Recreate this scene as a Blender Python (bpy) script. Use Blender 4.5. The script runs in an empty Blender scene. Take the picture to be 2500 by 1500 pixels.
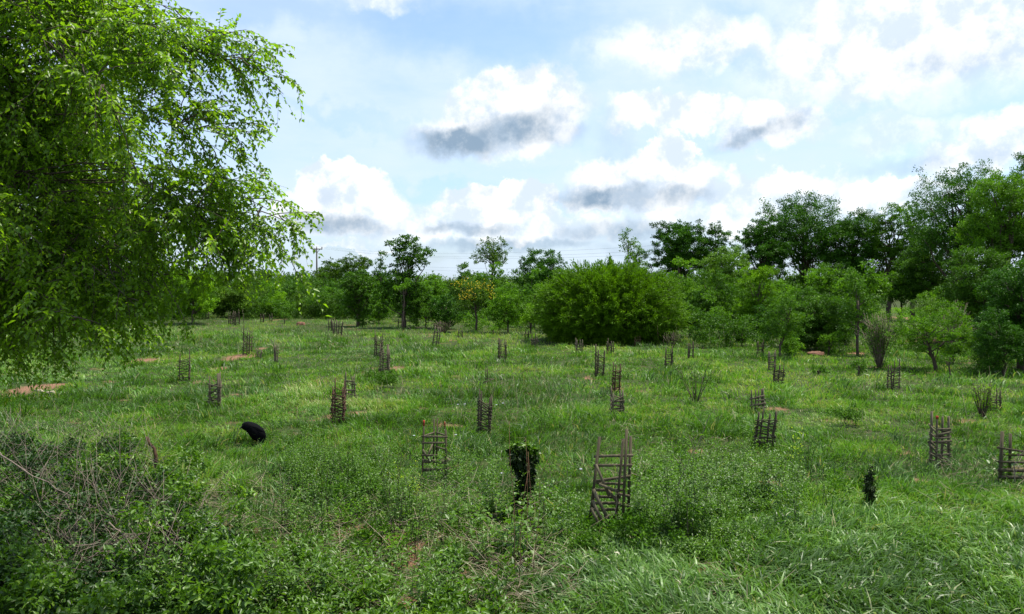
import bpy, math, random
import numpy as np
from mathutils import Vector, Matrix
random.seed(7)
R_ = math.radians
scn = bpy.context.scene
COL = scn.collection
# ------------------------------------------------------------------ camera
F = 1962.0; W0, H0 = 2500.0, 1500.0; HOR = 690.0; CH = 3.6
PITCH = math.atan((H0/2-HOR)/F)
cd = bpy.data.cameras.new('camera'); cam = bpy.data.objects.new('camera', cd); COL.objects.link(cam)
cd.sensor_width = 36.0; cd.lens = 36.0*F/W0; cd.clip_start = 0.1; cd.clip_end = 6000
cam.location = (0, 0, CH); cam.rotation_euler = (math.pi/2-PITCH, 0, 0)
scn.camera = cam
scn.view_settings.view_transform = 'Standard'; scn.view_settings.look = 'None'
scn.view_settings.exposure = 0.50; scn.view_settings.gamma = 1.0
scn.cycles.max_bounces = 7; scn.cycles.diffuse_bounces = 3; scn.cycles.glossy_bounces = 2
scn.cycles.transmission_bounces = 4; scn.cycles.transparent_max_bounces = 4
# ------------------------------------------------------------------ sun
SAZ, SEL = R_(62), R_(70)
SUN = Vector((math.sin(SAZ)*math.cos(SEL), math.cos(SAZ)*math.cos(SEL), math.sin(SEL)))
ld = bpy.data.lights.new('sun', 'SUN'); ld.energy = 5.0; ld.angle = R_(0.5); ld.color = (1.0, 0.95, 0.84)
sun = bpy.data.objects.new('sun', ld); COL.objects.link(sun); sun.rotation_euler = SUN.to_track_quat('Z', 'Y').to_euler()
# ------------------------------------------------------------------ world: sky with clouds
world = bpy.data.worlds.new('World'); scn.world = world; world.use_nodes = True
NT = world.node_tree; NT.nodes.clear()
def nd(t, **k):
    n = NT.nodes.new(t)
    for a, b in k.items(): setattr(n, a, b)
    return n
def setin(n, i, v):
    if v is None: return
    if isinstance(v, bpy.types.NodeSocket): NT.links.new(v, n.inputs[i])
    else: n.inputs[i].default_value = v
def M_(op, a, b=None, c=None, clamp=False):
    n = nd('ShaderNodeMath', operation=op); n.use_clamp = clamp
    setin(n, 0, a); setin(n, 1, b); setin(n, 2, c); return n.outputs[0]
def VM(op, a, b=None, out=0):
    n = nd('ShaderNodeVectorMath', operation=op); setin(n, 0, a); setin(n, 1, b); return n.outputs[out]
def MR(v, a, b, c, d):
    n = nd('ShaderNodeMapRange', interpolation_type='SMOOTHSTEP')
    setin(n, 0, v); setin(n, 1, a); setin(n, 2, b); setin(n, 3, c); setin(n, 4, d); return n.outputs[0]
def MX(f, a, b):
    n = nd('ShaderNodeMix', data_type='RGBA'); setin(n, 0, f); setin(n, 6, a); setin(n, 7, b); return n.outputs[2]
def NZ(vec, scale, detail=6, rough=0.55):
    n = nd('ShaderNodeTexNoise'); setin(n, 'Vector', vec); n.inputs['Scale'].default_value = scale
    n.inputs['Detail'].default_value = detail; n.inputs['Roughness'].default_value = rough; return n
sky = nd('ShaderNodeTexSky', sky_type='NISHITA'); sky.sun_disc = False
sky.sun_elevation = SEL; sky.sun_rotation = SAZ; sky.air_density = 1.0; sky.dust_density = 1.6; sky.ozone_density = 1.2
skyc = VM('MULTIPLY', sky.outputs[0], (0.150, 0.182, 0.228))
tc = nd('ShaderNodeTexCoord'); dirv = tc.outputs['Generated']
sx = nd('ShaderNodeSeparateXYZ'); NT.links.new(dirv, sx.inputs[0])
az = M_('ARCTAN2', sx.outputs[0], sx.outputs[1]); el = M_('ARCSINE', sx.outputs[2])
cb = nd('ShaderNodeCombineXYZ'); setin(cb, 0, az); setin(cb, 1, el)
w1 = VM('SUBTRACT', NZ(dirv, 7, 7, 0.6).outputs['Color'], (0.5, 0.5, 0.5))
w1s = VM('SCALE', w1); w1s.node.inputs[3].default_value = 0.13
w2 = VM('SUBTRACT', NZ(dirv, 26, 5, 0.6).outputs['Color'], (0.5, 0.5, 0.5))
w2s = VM('SCALE', w2); w2s.node.inputs[3].default_value = 0.065
PW = VM('ADD', cb.outputs[0], VM('ADD', w1s, w2s))      # billowed
w3s = VM('SCALE', w1); w3s.node.inputs[3].default_value = 0.05
PS = VM('ADD', cb.outputs[0], VM('ADD', w3s, w2s))
w4s = VM('SCALE', w1); w4s.node.inputs[3].default_value = 0.03
w5s = VM('SCALE', w2); w5s.node.inputs[3].default_value = 0.035
PD = VM('ADD', cb.outputs[0], VM('ADD', w4s, w5s))
def ang(px, py):
    a = math.atan((px-1250)/F); return a, math.atan((HOR-py)/F*math.cos(a))
def ell(P, px, py, rx, ry, s=1.0, soft=0.45, rot=0.0):
    a, e = ang(px, py)
    v = VM('SUBTRACT', P, (a, e, 0))
    if rot:
        n = nd('ShaderNodeVectorRotate', rotation_type='Z_AXIS'); setin(n, 'Vector', v); n.inputs['Angle'].default_value = -R_(rot); v = n.outputs[0]
    k_ = 1.16 if P is PD else 1.0; v = VM('MULTIPLY', v, (F/(rx*(k_*.5+.5)), F/(ry*k_), 0))
    l = VM('LENGTH', v, out=1)
    return MR(l, 1.0-soft, 1.0+soft*0.6, s, 0.0)
def mx(lst):
    r = lst[0]
    for q in lst[1:]: r = M_('MAXIMUM', r, q)
    return r
# thin high veil (weaker overhead) with blue windows
mp = nd('ShaderNodeMapping'); NT.links.new(dirv, mp.inputs[0]); mp.inputs['Scale'].default_value = (1.0, 1.0, 3.2)
veiln = NZ(mp.outputs[0], 2.6, 8, 0.6).outputs[0]
veil = MR(veiln, 0.30, 0.62, 0.45, 0.92)
blue = mx([ell(PW, 1150, 90, 420, 95, 1.0, .8, -4), ell(PW, 640, 30, 260, 60, .8, .8), ell(PW, 1790, 175, 90, 55, 1, .7), ell(PW, 1860, 60, 150, 35, .7, .8, -20),
           ell(PW, 800, 275, 230, 26, .6, .8, -6), ell(PW, 1060, 462, 140, 26, .8, .7), ell(PW, 900, 620, 320, 26, .5, .8),
           ell(PW, 1440, 330, 90, 45, .4, .8), ell(PW, 2120, 245, 170, 18, .6, .7, 6), ell(PW, 450, 330, 220, 240, .35, .8), ell(PW, 2300, 340, 160, 60, .25, .8)])
veil = M_('MULTIPLY', veil, M_('SUBTRACT', 1.0, M_('MULTIPLY', blue, 0.62)))
white = mx([ell(PS, 1240, 300, 200, 85, 1, .25, 8), ell(PS, 1570, 455, 195, 75, 1, .2), ell(PS, 1870, 315, 120, 55, .95, .3, 12), ell(PS, 850, 515, 165, 70, .95, .25),ell(PS, 840, 470, 125, 75, 1, .12), ell(PS, 780, 520, 120, 60, .9, .22), ell(PS, 905, 510, 90, 60, .9, .15), ell(PS, 1160, 500, 85, 52, 1, .12),
            ell(PS, 1285, 485, 85, 60, 1, .12), ell(PS, 1230, 545, 260, 45, .8, .22), ell(PS, 1630, 415, 75, 80, 1, .10), ell(PS, 1560, 460, 190, 55, 1, .12, 8),
            ell(PS, 1250, 255, 170, 80, 1, .2, 10), ell(PS, 1120, 320, 110, 50, .8, .22), ell(PS, 1640, 280, 160, 52, .9, .22), ell(PS, 1900, 300, 110, 55, .9, .4, 12),
            ell(PS, 1900, 470, 200, 50, .8, .22), ell(PS, 2150, 480, 160, 40, .8, .15), ell(PS, 2440, 350, 170, 60, .9, .3, 14), ell(PS, 2200, 330, 120, 45, .5, .5),
            ell(PS, 1700, 120, 260, 60, .9, .6), ell(PS, 2250, 100, 420, 120, .95, .6), ell(PS, 920, 5, 90, 35, .7, .6), ell(PS, 870, 605, 110, 13, .7, .22),
            ell(PS, 1420, 560, 200, 28, .8, .5), ell(PS, 1750, 540, 260, 40, .7, .5), ell(PS, 1010, 560, 150, 40, .5, .5)])
dark = mx([ell(PD, 1120, 352, 105, 32, .95, .62, -4), ell(PD, 1250, 320, 150, 40, .85, .7, 14), ell(PD, 1370, 325, 60, 26, .55, .7), ell(PD, 850, 552, 130, 22, .75, .7, -2),
           ell(PD, 1150, 556, 110, 13, .62, .7), ell(PD, 1500, 482, 125, 30, .95, .62, 0), ell(PD, 1630, 480, 110, 24, .7, .7), ell(PD, 1830, 340, 75, 22, .8, .7, 14), ell(PD, 1910, 310, 60, 22, .62, .7, 24),
           ell(PD, 2310, 145, 110, 40, .26, .8, -8), ell(PD, 1250, 596, 200, 15, .62, .7), ell(PD, 1520, 565, 170, 22, .62, .7), ell(PD, 780, 480, 55, 30, .2, .8), ell(PD, 2230, 410, 120, 15, .25, .7),
           ell(PD, 1560, 610, 120, 20, .4, .7), ell(PD, 2430, 385, 60, 20, .2, .8), ell(PD, 1180, 470, 30, 16, .25, .8), ell(PD, 1500, 350, 40, 60, .2, .8)])
tex = MR(NZ(dirv, 22, 7, 0.62).outputs[0], 0.36, 0.64, 0.55, 1.15)
cw = MX(MR(NZ(dirv, 24, 7, 0.62).outputs[0], .38, .60, 0, 1), (0.74, 0.85, 0.98, 1), (1.16, 1.17, 1.17, 1))
lowf = MR(sx.outputs[2], 0.42, 0.80, 1.0, 0.30)  # thins the unseen overhead veil to lower the ambient light
veil = M_('MULTIPLY', veil, lowf)
base = MX(veil, skyc, (0.76, 0.90, 1.05, 1))
c1 = MX(M_('MULTIPLY', white, 0.97), base, cw)
dk = M_('MULTIPLY', dark, tex, clamp=True)
c2 = MX(M_('MULTIPLY', dk, .97), c1, (0.28, 0.40, 0.54, 1))
# below the horizon the sky fades to a dull green-brown earth tone
bg = nd('ShaderNodeBackground'); setin(bg, 0, c2); bg.inputs[1].default_value = 0.75
wo = nd('ShaderNodeOutputWorld'); NT.links.new(bg.outputs[0], wo.inputs[0])

# ------------------------------------------------------------------ placement helpers
def ray(px, py):
    v = Vector(((px-W0/2)/F, 1.0, -(py-H0/2)/F))
    c, s = math.cos(PITCH), math.sin(PITCH)
    return Vector((v.x, v.y*c+v.z*s, -v.y*s+v.z*c))
_rng0 = np.random.default_rng(3)
_LAT = _rng0.random((256, 256))
def vn(x, y, sc, seed=0):
    x = np.asarray(x, float)/sc+seed*17.3+500; y = np.asarray(y, float)/sc+seed*9.1+500
    xi = np.floor(x).astype(int); yi = np.floor(y).astype(int); fx = x-xi; fy = y-yi
    fx = fx*fx*(3-2*fx); fy = fy*fy*(3-2*fy)
    a = _LAT[xi % 256, yi % 256]; b = _LAT[(xi+1) % 256, yi % 256]; c = _LAT[xi % 256, (yi+1) % 256]; d = _LAT[(xi+1) % 256, (yi+1) % 256]
    return (a*(1-fx)+b*fx)*(1-fy)+(c*(1-fx)+d*fx)*fy
def fb(x, y, sc, seed=0):
    return (vn(x, y, sc, seed)*.55+vn(x, y, sc*.45, seed+1)*.28+vn(x, y, sc*.2, seed+2)*.17)
def gz(x, y):
    far = np.clip((np.asarray(y, float)-15)/60, 0, 1)
    return (fb(x, y, 5, 4)-.5)*0.16+(fb(x, y, 22, 8)-.5)*0.5*far
def G(px, py):
    r = ray(px, py); z = 0.0
    for _ in range(6):
        t = (z-CH)/r.z; p = Vector((r.x*t, r.y*t, z)); z = float(gz(p.x, p.y))
    return Vector((p.x, p.y, z))
def at(px, py, Y):
    r = ray(px, py); t = Y/r.y; return Vector((r.x*t, Y, CH+r.z*t))

# ------------------------------------------------------------------ mesh helpers
def mk(name, V, polys, mat=None, parent=None, v=None, smooth=False):
    me = bpy.data.meshes.new(name)
    V = np.asarray(V, np.float32).reshape(-1, 3)
    polys = [np.asarray(p, np.int32) for p in polys if len(p)]
    me.vertices.add(len(V)); me.vertices.foreach_set('co', V.ravel())
    idx = np.concatenate([p.ravel() for p in polys]); tot = np.concatenate([np.full(len(p), p.shape[1], np.int32) for p in polys])
    st = np.concatenate([[0], np.cumsum(tot)[:-1]]).astype(np.int32)
    me.loops.add(len(idx)); me.loops.foreach_set('vertex_index', idx)
    me.polygons.add(len(tot)); me.polygons.foreach_set('loop_start', st); me.polygons.foreach_set('loop_total', tot)
    if smooth: me.polygons.foreach_set('use_smooth', np.ones(len(tot), bool))
    if v is not None:
        a = me.attributes.new('v', 'FLOAT', 'POINT'); a.data.foreach_set('value', np.asarray(v, np.float32))
    me.update(calc_edges=True)
    if mat: me.materials.append(mat)
    o = bpy.data.objects.new(name, me); COL.objects.link(o)
    if parent: o.parent = parent
    return o
class Acc:
    def __init__(s): s.V = []; s.P = {}; s.v = []; s.n = 0
    def add(s, V, polys, v=0.5):
        V = np.asarray(V, float).reshape(-1, 3); s.V.append(V)
        for p in polys:
            p = np.asarray(p)
            if len(p): s.P.setdefault(p.shape[1], []).append(p+s.n)
        s.v.append(np.full(len(V), v, float) if np.isscalar(v) else np.asarray(v, float)); s.n += len(V)
    def build(s, name, mat, parent=None, smooth=False, origin=None):
        V = np.concatenate(s.V)
        if origin is not None: V = V-np.array(origin)
        return mk(name, V, [np.concatenate(q) for q in s.P.values()], mat, parent, np.concatenate(s.v), smooth)
def nrm(a): return a/np.maximum(np.linalg.norm(a, axis=-1, keepdims=True), 1e-9)
def leaf_geo(P, D, N, L, Wd, v, fold=0.25, folded=True, droop=0.15):
    n = len(P); D = nrm(D); S = nrm(np.cross(D, N)); N = nrm(np.cross(S, D))
    L = np.asarray(L).reshape(-1, 1)*np.ones((n, 1)); Wd = np.asarray(Wd).reshape(-1, 1)*np.ones((n, 1))
    m = P+D*L*.42
    if folded:
        V = np.stack([P, m+S*Wd*.5+N*Wd*fold, P+D*L-N*L*droop, m-S*Wd*.5+N*Wd*fold], 1).reshape(-1, 3)
        b = np.arange(n)[:, None]*4
        return V, [np.concatenate([b+[0, 1, 2], b+[0, 2, 3]])], np.repeat(v, 4)
    V = np.stack([P, m+S*Wd*.5, P+D*L, m-S*Wd*.5], 1).reshape(-1, 3)
    b = np.arange(n)[:, None]*4
    return V, [b+[0, 1, 2, 3]], np.repeat(v, 4)
def tubes(paths, rad, sides=4):
    paths = np.asarray(paths, float); n, k, _ = paths.shape; rad = np.asarray(rad, float)*np.ones((n, k))
    T = nrm(np.gradient(paths, axis=1)); ref = np.zeros_like(T); ref[..., 0] = .9; ref[..., 1] = .43
    ref[np.abs((T*ref).sum(-1)) > .93] = (0, 0, 1)
    A = nrm(np.cross(T, ref)); B = np.cross(T, A)
    an = np.arange(sides)/sides*2*math.pi
    V = paths[:, :, None, :]+rad[:, :, None, None]*(A[:, :, None, :]*np.cos(an)[None, None, :, None]+B[:, :, None, :]*np.sin(an)[None, None, :, None])
    V = V.reshape(-1, 3)
    i, j, s = np.meshgrid(np.arange(n), np.arange(k-1), np.arange(sides), indexing='ij')
    a = (i*k+j)*sides+s; b = (i*k+j)*sides+(s+1) % sides
    Q = np.stack([a, b, b+sides, a+sides], -1).reshape(-1, 4)
    caps = np.concatenate([(np.arange(n)*k*sides)[:, None]+np.arange(sides)[::-1], (np.arange(n)*k*sides+(k-1)*sides)[:, None]+np.arange(sides)])
    return V, [Q, caps]
def box_between(a, b, w, t, up=(0, 0, 1)):
    a = np.array(a, float); b = np.array(b, float); d = nrm(b-a); s = nrm(np.cross(d, up)); u = np.cross(s, d)
    V = [p+s*sx_*t/2+u*sy_*w/2 for p in (a, b) for sx_, sy_ in ((-1, -1), (1, -1), (1, 1), (-1, 1))]
    return np.array(V), [np.array([[0, 3, 2, 1], [4, 5, 6, 7], [0, 1, 5, 4], [1, 2, 6, 5], [2, 3, 7, 6], [3, 0, 4, 7]])]
# ------------------------------------------------------------------ materials
def mat_nodes(name):
    m = bpy.data.materials.new(name); m.use_nodes = True; t = m.node_tree; t.nodes.clear(); return m, t
def ramp(t, stops):
    r = t.nodes.new('ShaderNodeValToRGB'); e = r.color_ramp.elements
    while len(e) < len(stops): e.new(0.5)
    for q, (p, c) in zip(e, stops): q.position = p; q.color = (*c, 1)
    return r
def leafm(name, stops, rough=0.5, trans=0.35, spec=0.12, tmul=(1.5, 1.6, 0.7)):
    m, t = mat_nodes(name); L = t.links
    a = t.nodes.new('ShaderNodeAttribute'); a.attribute_name = 'v'
    r = ramp(t, stops); L.new(a.outputs['Fac'], r.inputs[0])
    p = t.nodes.new('ShaderNodeBsdfPrincipled'); L.new(r.outputs[0], p.inputs['Base Color']); p.inputs['Roughness'].default_value = rough
    p.inputs['Specular IOR Level'].default_value = spec
    tr = t.nodes.new('ShaderNodeBsdfTranslucent'); mu = t.nodes.new('ShaderNodeVectorMath'); mu.operation = 'MULTIPLY'
    L.new(r.outputs[0], mu.inputs[0]); mu.inputs[1].default_value = tmul; L.new(mu.outputs[0], tr.inputs[0])
    mi = t.nodes.new('ShaderNodeMixShader'); mi.inputs[0].default_value = trans
    L.new(p.outputs[0], mi.inputs[1]); L.new(tr.outputs[0], mi.inputs[2])
    o = t.nodes.new('ShaderNodeOutputMaterial'); L.new(mi.outputs[0], o.inputs[0]); return m
def solidm(name, c1, c2, scale=8, stretch=(1, 1, 1), rough=0.85, bump=0.4, coord='Object', spec=.25):
    m, t = mat_nodes(name); L = t.links
    tc = t.nodes.new('ShaderNodeTexCoord'); mp = t.nodes.new('ShaderNodeMapping'); mp.inputs['Scale'].default_value = stretch
    L.new(tc.outputs[coord], mp.inputs[0]); n = t.nodes.new('ShaderNodeTexNoise'); n.inputs['Scale'].default_value = scale; n.inputs['Detail'].default_value = 8
    n.inputs['Roughness'].default_value = .65; L.new(mp.outputs[0], n.inputs['Vector'])
    r = ramp(t, [(0.3, c1), (0.7, c2)]); L.new(n.outputs[0], r.inputs[0])
    p = t.nodes.new('ShaderNodeBsdfPrincipled'); L.new(r.outputs[0], p.inputs['Base Color']); p.inputs['Roughness'].default_value = rough
    p.inputs['Specular IOR Level'].default_value = spec
    b = t.nodes.new('ShaderNodeBump'); b.inputs['Strength'].default_value = bump; b.inputs['Distance'].default_value = .02
    L.new(n.outputs[0], b.inputs['Height']); L.new(b.outputs[0], p.inputs['Normal'])
    o = t.nodes.new('ShaderNodeOutputMaterial'); L.new(p.outputs[0], o.inputs[0]); return m
def gset(k, tint):
    tint = (tint[0]*1.20, tint[1]*1.50, tint[2]*.34)
    return _gset(k, tint)
def _gset(k, tint):   # foliage tone families: dark .. light of one leaf colour
    r, g, b = tint
    return [(0.0, (r*.55, g*.55, b*.6)), (.5, (r, g, b)), (.85, (r*1.45, g*1.35, b*1.1)), (1.0, (r*2.1, g*1.7, b*1.2))]
LM = {
 'near': leafm('overhang_leaf', gset(0, (.124, .180, .032)), .36, .54, .40),
 'dark': leafm('dark_leaf', gset(0, (.030, .072, .016)), .5, .25),
 'mid': leafm('mid_leaf', gset(0, (.044, .088, .020)), .5, .3),
 'light': leafm('light_leaf', gset(0, (.076, .140, .026)), .5, .35),
 'yellow': leafm('yellowgreen_leaf', gset(0, (.105, .175, .020)), .55, .38),
 'grey': leafm('greygreen_leaf', gset(0, (.075, .125, .042)), .5, .25),
 'olive': leafm('olive_leaf', gset(0, (.052, .088, .022)), .55, .25),
 'bush': leafm('feathery_leaf', gset(0, (.072, .125, .014)), .6, .30),
 'lime': leafm('lime_leaf', [(0, (.20, .33, .02)), (.5, (.30, .42, .03)), (1, (.5, .55, .05))], .5, .4),
 'weed': leafm('weed_leaf', gset(0, (.062, .108, .030)), .42, .35, .40),
 'vinedark': leafm('vine_leaf_dark', gset(0, (.012, .021, .010)), .5, .1, .2),
 'weedshade': leafm('weed_leaf_shade', gset(0, (.016, .038, .014)), .5, .2, .3),  # weed leaf darkened so its colour stands in for shade in the hollows
 'blossom': leafm('yellow_blossom', [(0, (.42, .30, .02)), (1, (.62, .46, .04))], .6, .3),
 'flower': leafm('pale_flower', [(0, (.6, .62, .75)), (1, (.8, .8, .85))], .6, .3, tmul=(1, 1, 1)),
}
GRASS = leafm('grass_blade', [(0, (.045, .098, .012)), (.28, (.078, .190, .016)), (.55, (.135, .285, .030)), (.78, (.205, .330, .050)), (.90, (.26, .34, .07)), (.95, (.30, .29, .12)), (1, (.36, .32, .16))], .45, .34, .28, (1.3, 1.4, .6))
DRY = leafm('dry_straw', [(0, (.16, .12, .07)), (.5, (.30, .24, .15)), (1, (.45, .38, .26))], .7, .1, .3, (1, 1, 1))
BARK = solidm('bark', (.045, .032, .022), (.12, .09, .065), 9, (1, 1, .25))
BARKL = solidm('pale_bark', (.11, .085, .055), (.24, .19, .13), 9, (1, 1, .25))
WOOD = solidm('weathered_wood', (.026, .0215, .012), (.105, .086, .048), 26, (1, 1, .12))
WOODG = solidm('grey_wood', (.048, .039, .022), (.17, .142, .088), 26, (1, 1, .12))
WOODR = solidm('reddish_wood', (.040, .020, .012), (.12, .062, .036), 26, (1, 1, .12))
RED = solidm('red_paint', (.22, .02, .015), (.34, .05, .03), 30)
SOIL = solidm('red_soil', (.10, .048, .028), (.22, .11, .065), 6, bump=.8)
DEADW = solidm('dead_wood', (.09, .065, .050), (.30, .24, .19), 30)
PALE = solidm('pale_cut_wood', (.24, .19, .12), (.42, .36, .26), 14)
POLE = solidm('pole_wood', (.04, .03, .024), (.09, .07, .055), 6, (1, 1, .1))
WIRE = solidm('wire_metal', (.16, .18, .20), (.22, .24, .26), 4, rough=.45, bump=0)
INS = solidm('insulator_porcelain', (.08, .06, .05), (.16, .14, .12), 4, rough=.3, bump=0)
BLACKF = solidm('black_feather', (.0010, .0010, .0012), (.004, .004, .005), 60, rough=.7, bump=.6, spec=.05)
BEAK = solidm('dark_horn', (.012, .011, .011), (.03, .028, .026), 20, rough=.5)
# ------------------------------------------------------------------ tagging
def tag(o, label=None, cat=None, group=None, kind=None):
    if label: o['label'] = label
    if cat: o['category'] = cat
    if group: o['group'] = group
    if kind: o['kind'] = kind
    return o
def thing(name, label, cat, loc, group=None):
    o = bpy.data.objects.new(name, None); COL.objects.link(o); o.location = loc; o.empty_display_size = .2
    return tag(o, label, cat, group)

# ------------------------------------------------------------------ ground
BARE = [(100, 945, 75, 14), (35, 962, 60, 12), (592, 868, 45, 10), (640, 852, 22, 9), (690, 779, 12, 6), (665, 776, 14, 5), (965, 902, 38, 9), (905, 900, 22, 8), (800, 1020, 40, 12),
        (1565, 955, 22, 6), (1510, 950, 18, 6), (2215, 1106, 24, 9), (985, 1370, 60, 45), (530, 1290, 62, 30), (625, 1300, 44, 18), (560, 1450, 40, 44), (1010, 1330, 60, 24), (870, 1290, 50, 16), (1430, 1300, 40, 14), (1425, 1368, 28, 12),
        (1750, 1470, 110, 45), (1740, 1395, 60, 18), (1400, 1430, 45, 30), (2195, 775, 40, 4), (2240, 815, 50, 5), (2100, 865, 50, 6), (1975, 860, 30, 8),
        (1900, 1185, 60, 16), (1850, 1130, 40, 12), (1700, 1100, 30, 10), (1470, 1115, 22, 10), (2270, 1180, 60, 14), (1020, 1480, 70, 30), (960, 1310, 70, 18), (1350, 1415, 30, 12), (870, 1010, 40, 8), (1900, 1000, 40, 8),
        (2350, 1030, 40, 7), (1100, 1040, 40, 8), (1120, 1390, 50, 20), (1440, 925, 20, 6), (840, 1295, 50, 20), (2500, 1150, 60, 15), (540, 900, 30, 6), (350, 880, 60, 8)]
_bp = []
for (px, py, rx, ry) in BARE:
    c = G(px, py); e = G(px+rx, py); f = G(px, py-ry); _bp.append((c.x, c.y, max(.12, abs(e.x-c.x)), max(.15, abs(f.y-c.y))))
def bare(x, y):
    x = np.asarray(x, float); y = np.asarray(y, float); m = np.zeros_like(x)
    wx = (fb(x, y, .5, 30)-.5)*.5; wy = (fb(x, y, .5, 40)-.5)*.9
    for (cx, cy, rx, ry) in _bp:
        k = np.sqrt(((x-cx)/rx+wx*1.6)**2+((y-cy)/ry+wy)**2)
        m = np.maximum(m, np.clip(1.25-k, 0, 1))
    rag = vn(x, y, .12, 90)*.6+vn(x, y, .3, 91)*.6
    return np.clip(m*1.5-rag*.95, 0, 1)
def ground():
    ys = np.concatenate([np.linspace(-60, 6, 30), np.linspace(6.3, 30, 160), np.geomspace(30.5, 5000, 150)])
    us = np.linspace(-1, 1, 360); us = np.sign(us)*np.abs(us)**1.15
    Y, U = np.meshgrid(ys, us, indexing='ij'); X = U*(22+np.maximum(np.abs(Y), 6)*1.3)
    Z = gz(X, Y); B = bare(X, Y)
    Z = Z-0.03*B+(vn(X, Y, .35, 77)-.5)*.05*(Y < 30)
    n, m = Y.shape; i, j = np.meshgrid(np.arange(n-1), np.arange(m-1), indexing='ij'); a = i*m+j
    Q = np.stack([a, a+1, a+m+1, a+m], -1).reshape(-1, 4)
    mt, t = mat_nodes('ground_soil'); L = t.links
    at_ = t.nodes.new('ShaderNodeAttribute'); at_.attribute_name = 'v'
    tc = t.nodes.new('ShaderNodeTexCoord')
    def nz(s, d=8):
        q = t.nodes.new('ShaderNodeTexNoise'); q.inputs['Scale'].default_value = s; q.inputs['Detail'].default_value = d; L.new(tc.outputs['Object'], q.inputs['Vector']); return q
    n1 = nz(.6); n2 = nz(9); n3 = nz(45, 4)
    green = ramp(t, [(.3, (.022, .036, .010)), (.5, (.040, .062, .015)), (.7, (.085, .075, .035))]); L.new(n2.outputs[0], green.inputs[0])
    soil = ramp(t, [(.3, (.13, .065, .036)), (.55, (.23, .125, .075)), (.75, (.34, .20, .13))]); L.new(n3.outputs[0], soil.inputs[0])
    add = t.nodes.new('ShaderNodeMath'); add.operation = 'ADD'; L.new(at_.outputs['Fac'], add.inputs[0])
    sc = t.nodes.new('ShaderNodeMapRange'); L.new(n1.outputs[0], sc.inputs[0]); sc.inputs[1].default_value = .58; sc.inputs[2].default_value = .72; sc.inputs[3].default_value = 0; sc.inputs[4].default_value = .5
    L.new(sc.outputs[0], add.inputs[1])
    mr = t.nodes.new('ShaderNodeMapRange'); L.new(add.outputs[0], mr.inputs[0]); mr.inputs[1].default_value = .15; mr.inputs[2].default_value = .6
    mi = t.nodes.new('ShaderNodeMix'); mi.data_type = 'RGBA'; L.new(mr.outputs[0], mi.inputs[0]); L.new(green.outputs[0], mi.inputs[6]); L.new(soil.outputs[0], mi.inputs[7])
    p = t.nodes.new('ShaderNodeBsdfPrincipled'); L.new(mi.outputs[2], p.inputs['Base Color']); p.inputs['Roughness'].default_value = .95; p.inputs['Specular IOR Level'].default_value = .1
    b = t.nodes.new('ShaderNodeBump'); b.inputs['Strength'].default_value = .8; b.inputs['Distance'].default_value = .04; L.new(n3.outputs[0], b.inputs['Height']); L.new(b.outputs[0], p.inputs['Normal'])
    o = t.nodes.new('ShaderNodeOutputMaterial'); L.new(p.outputs[0], o.inputs[0])
    g = mk('ground', np.stack([X, Y, Z], -1), [Q], mt, None, B.ravel(), True); tag(g, kind='structure')
ground()
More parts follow.
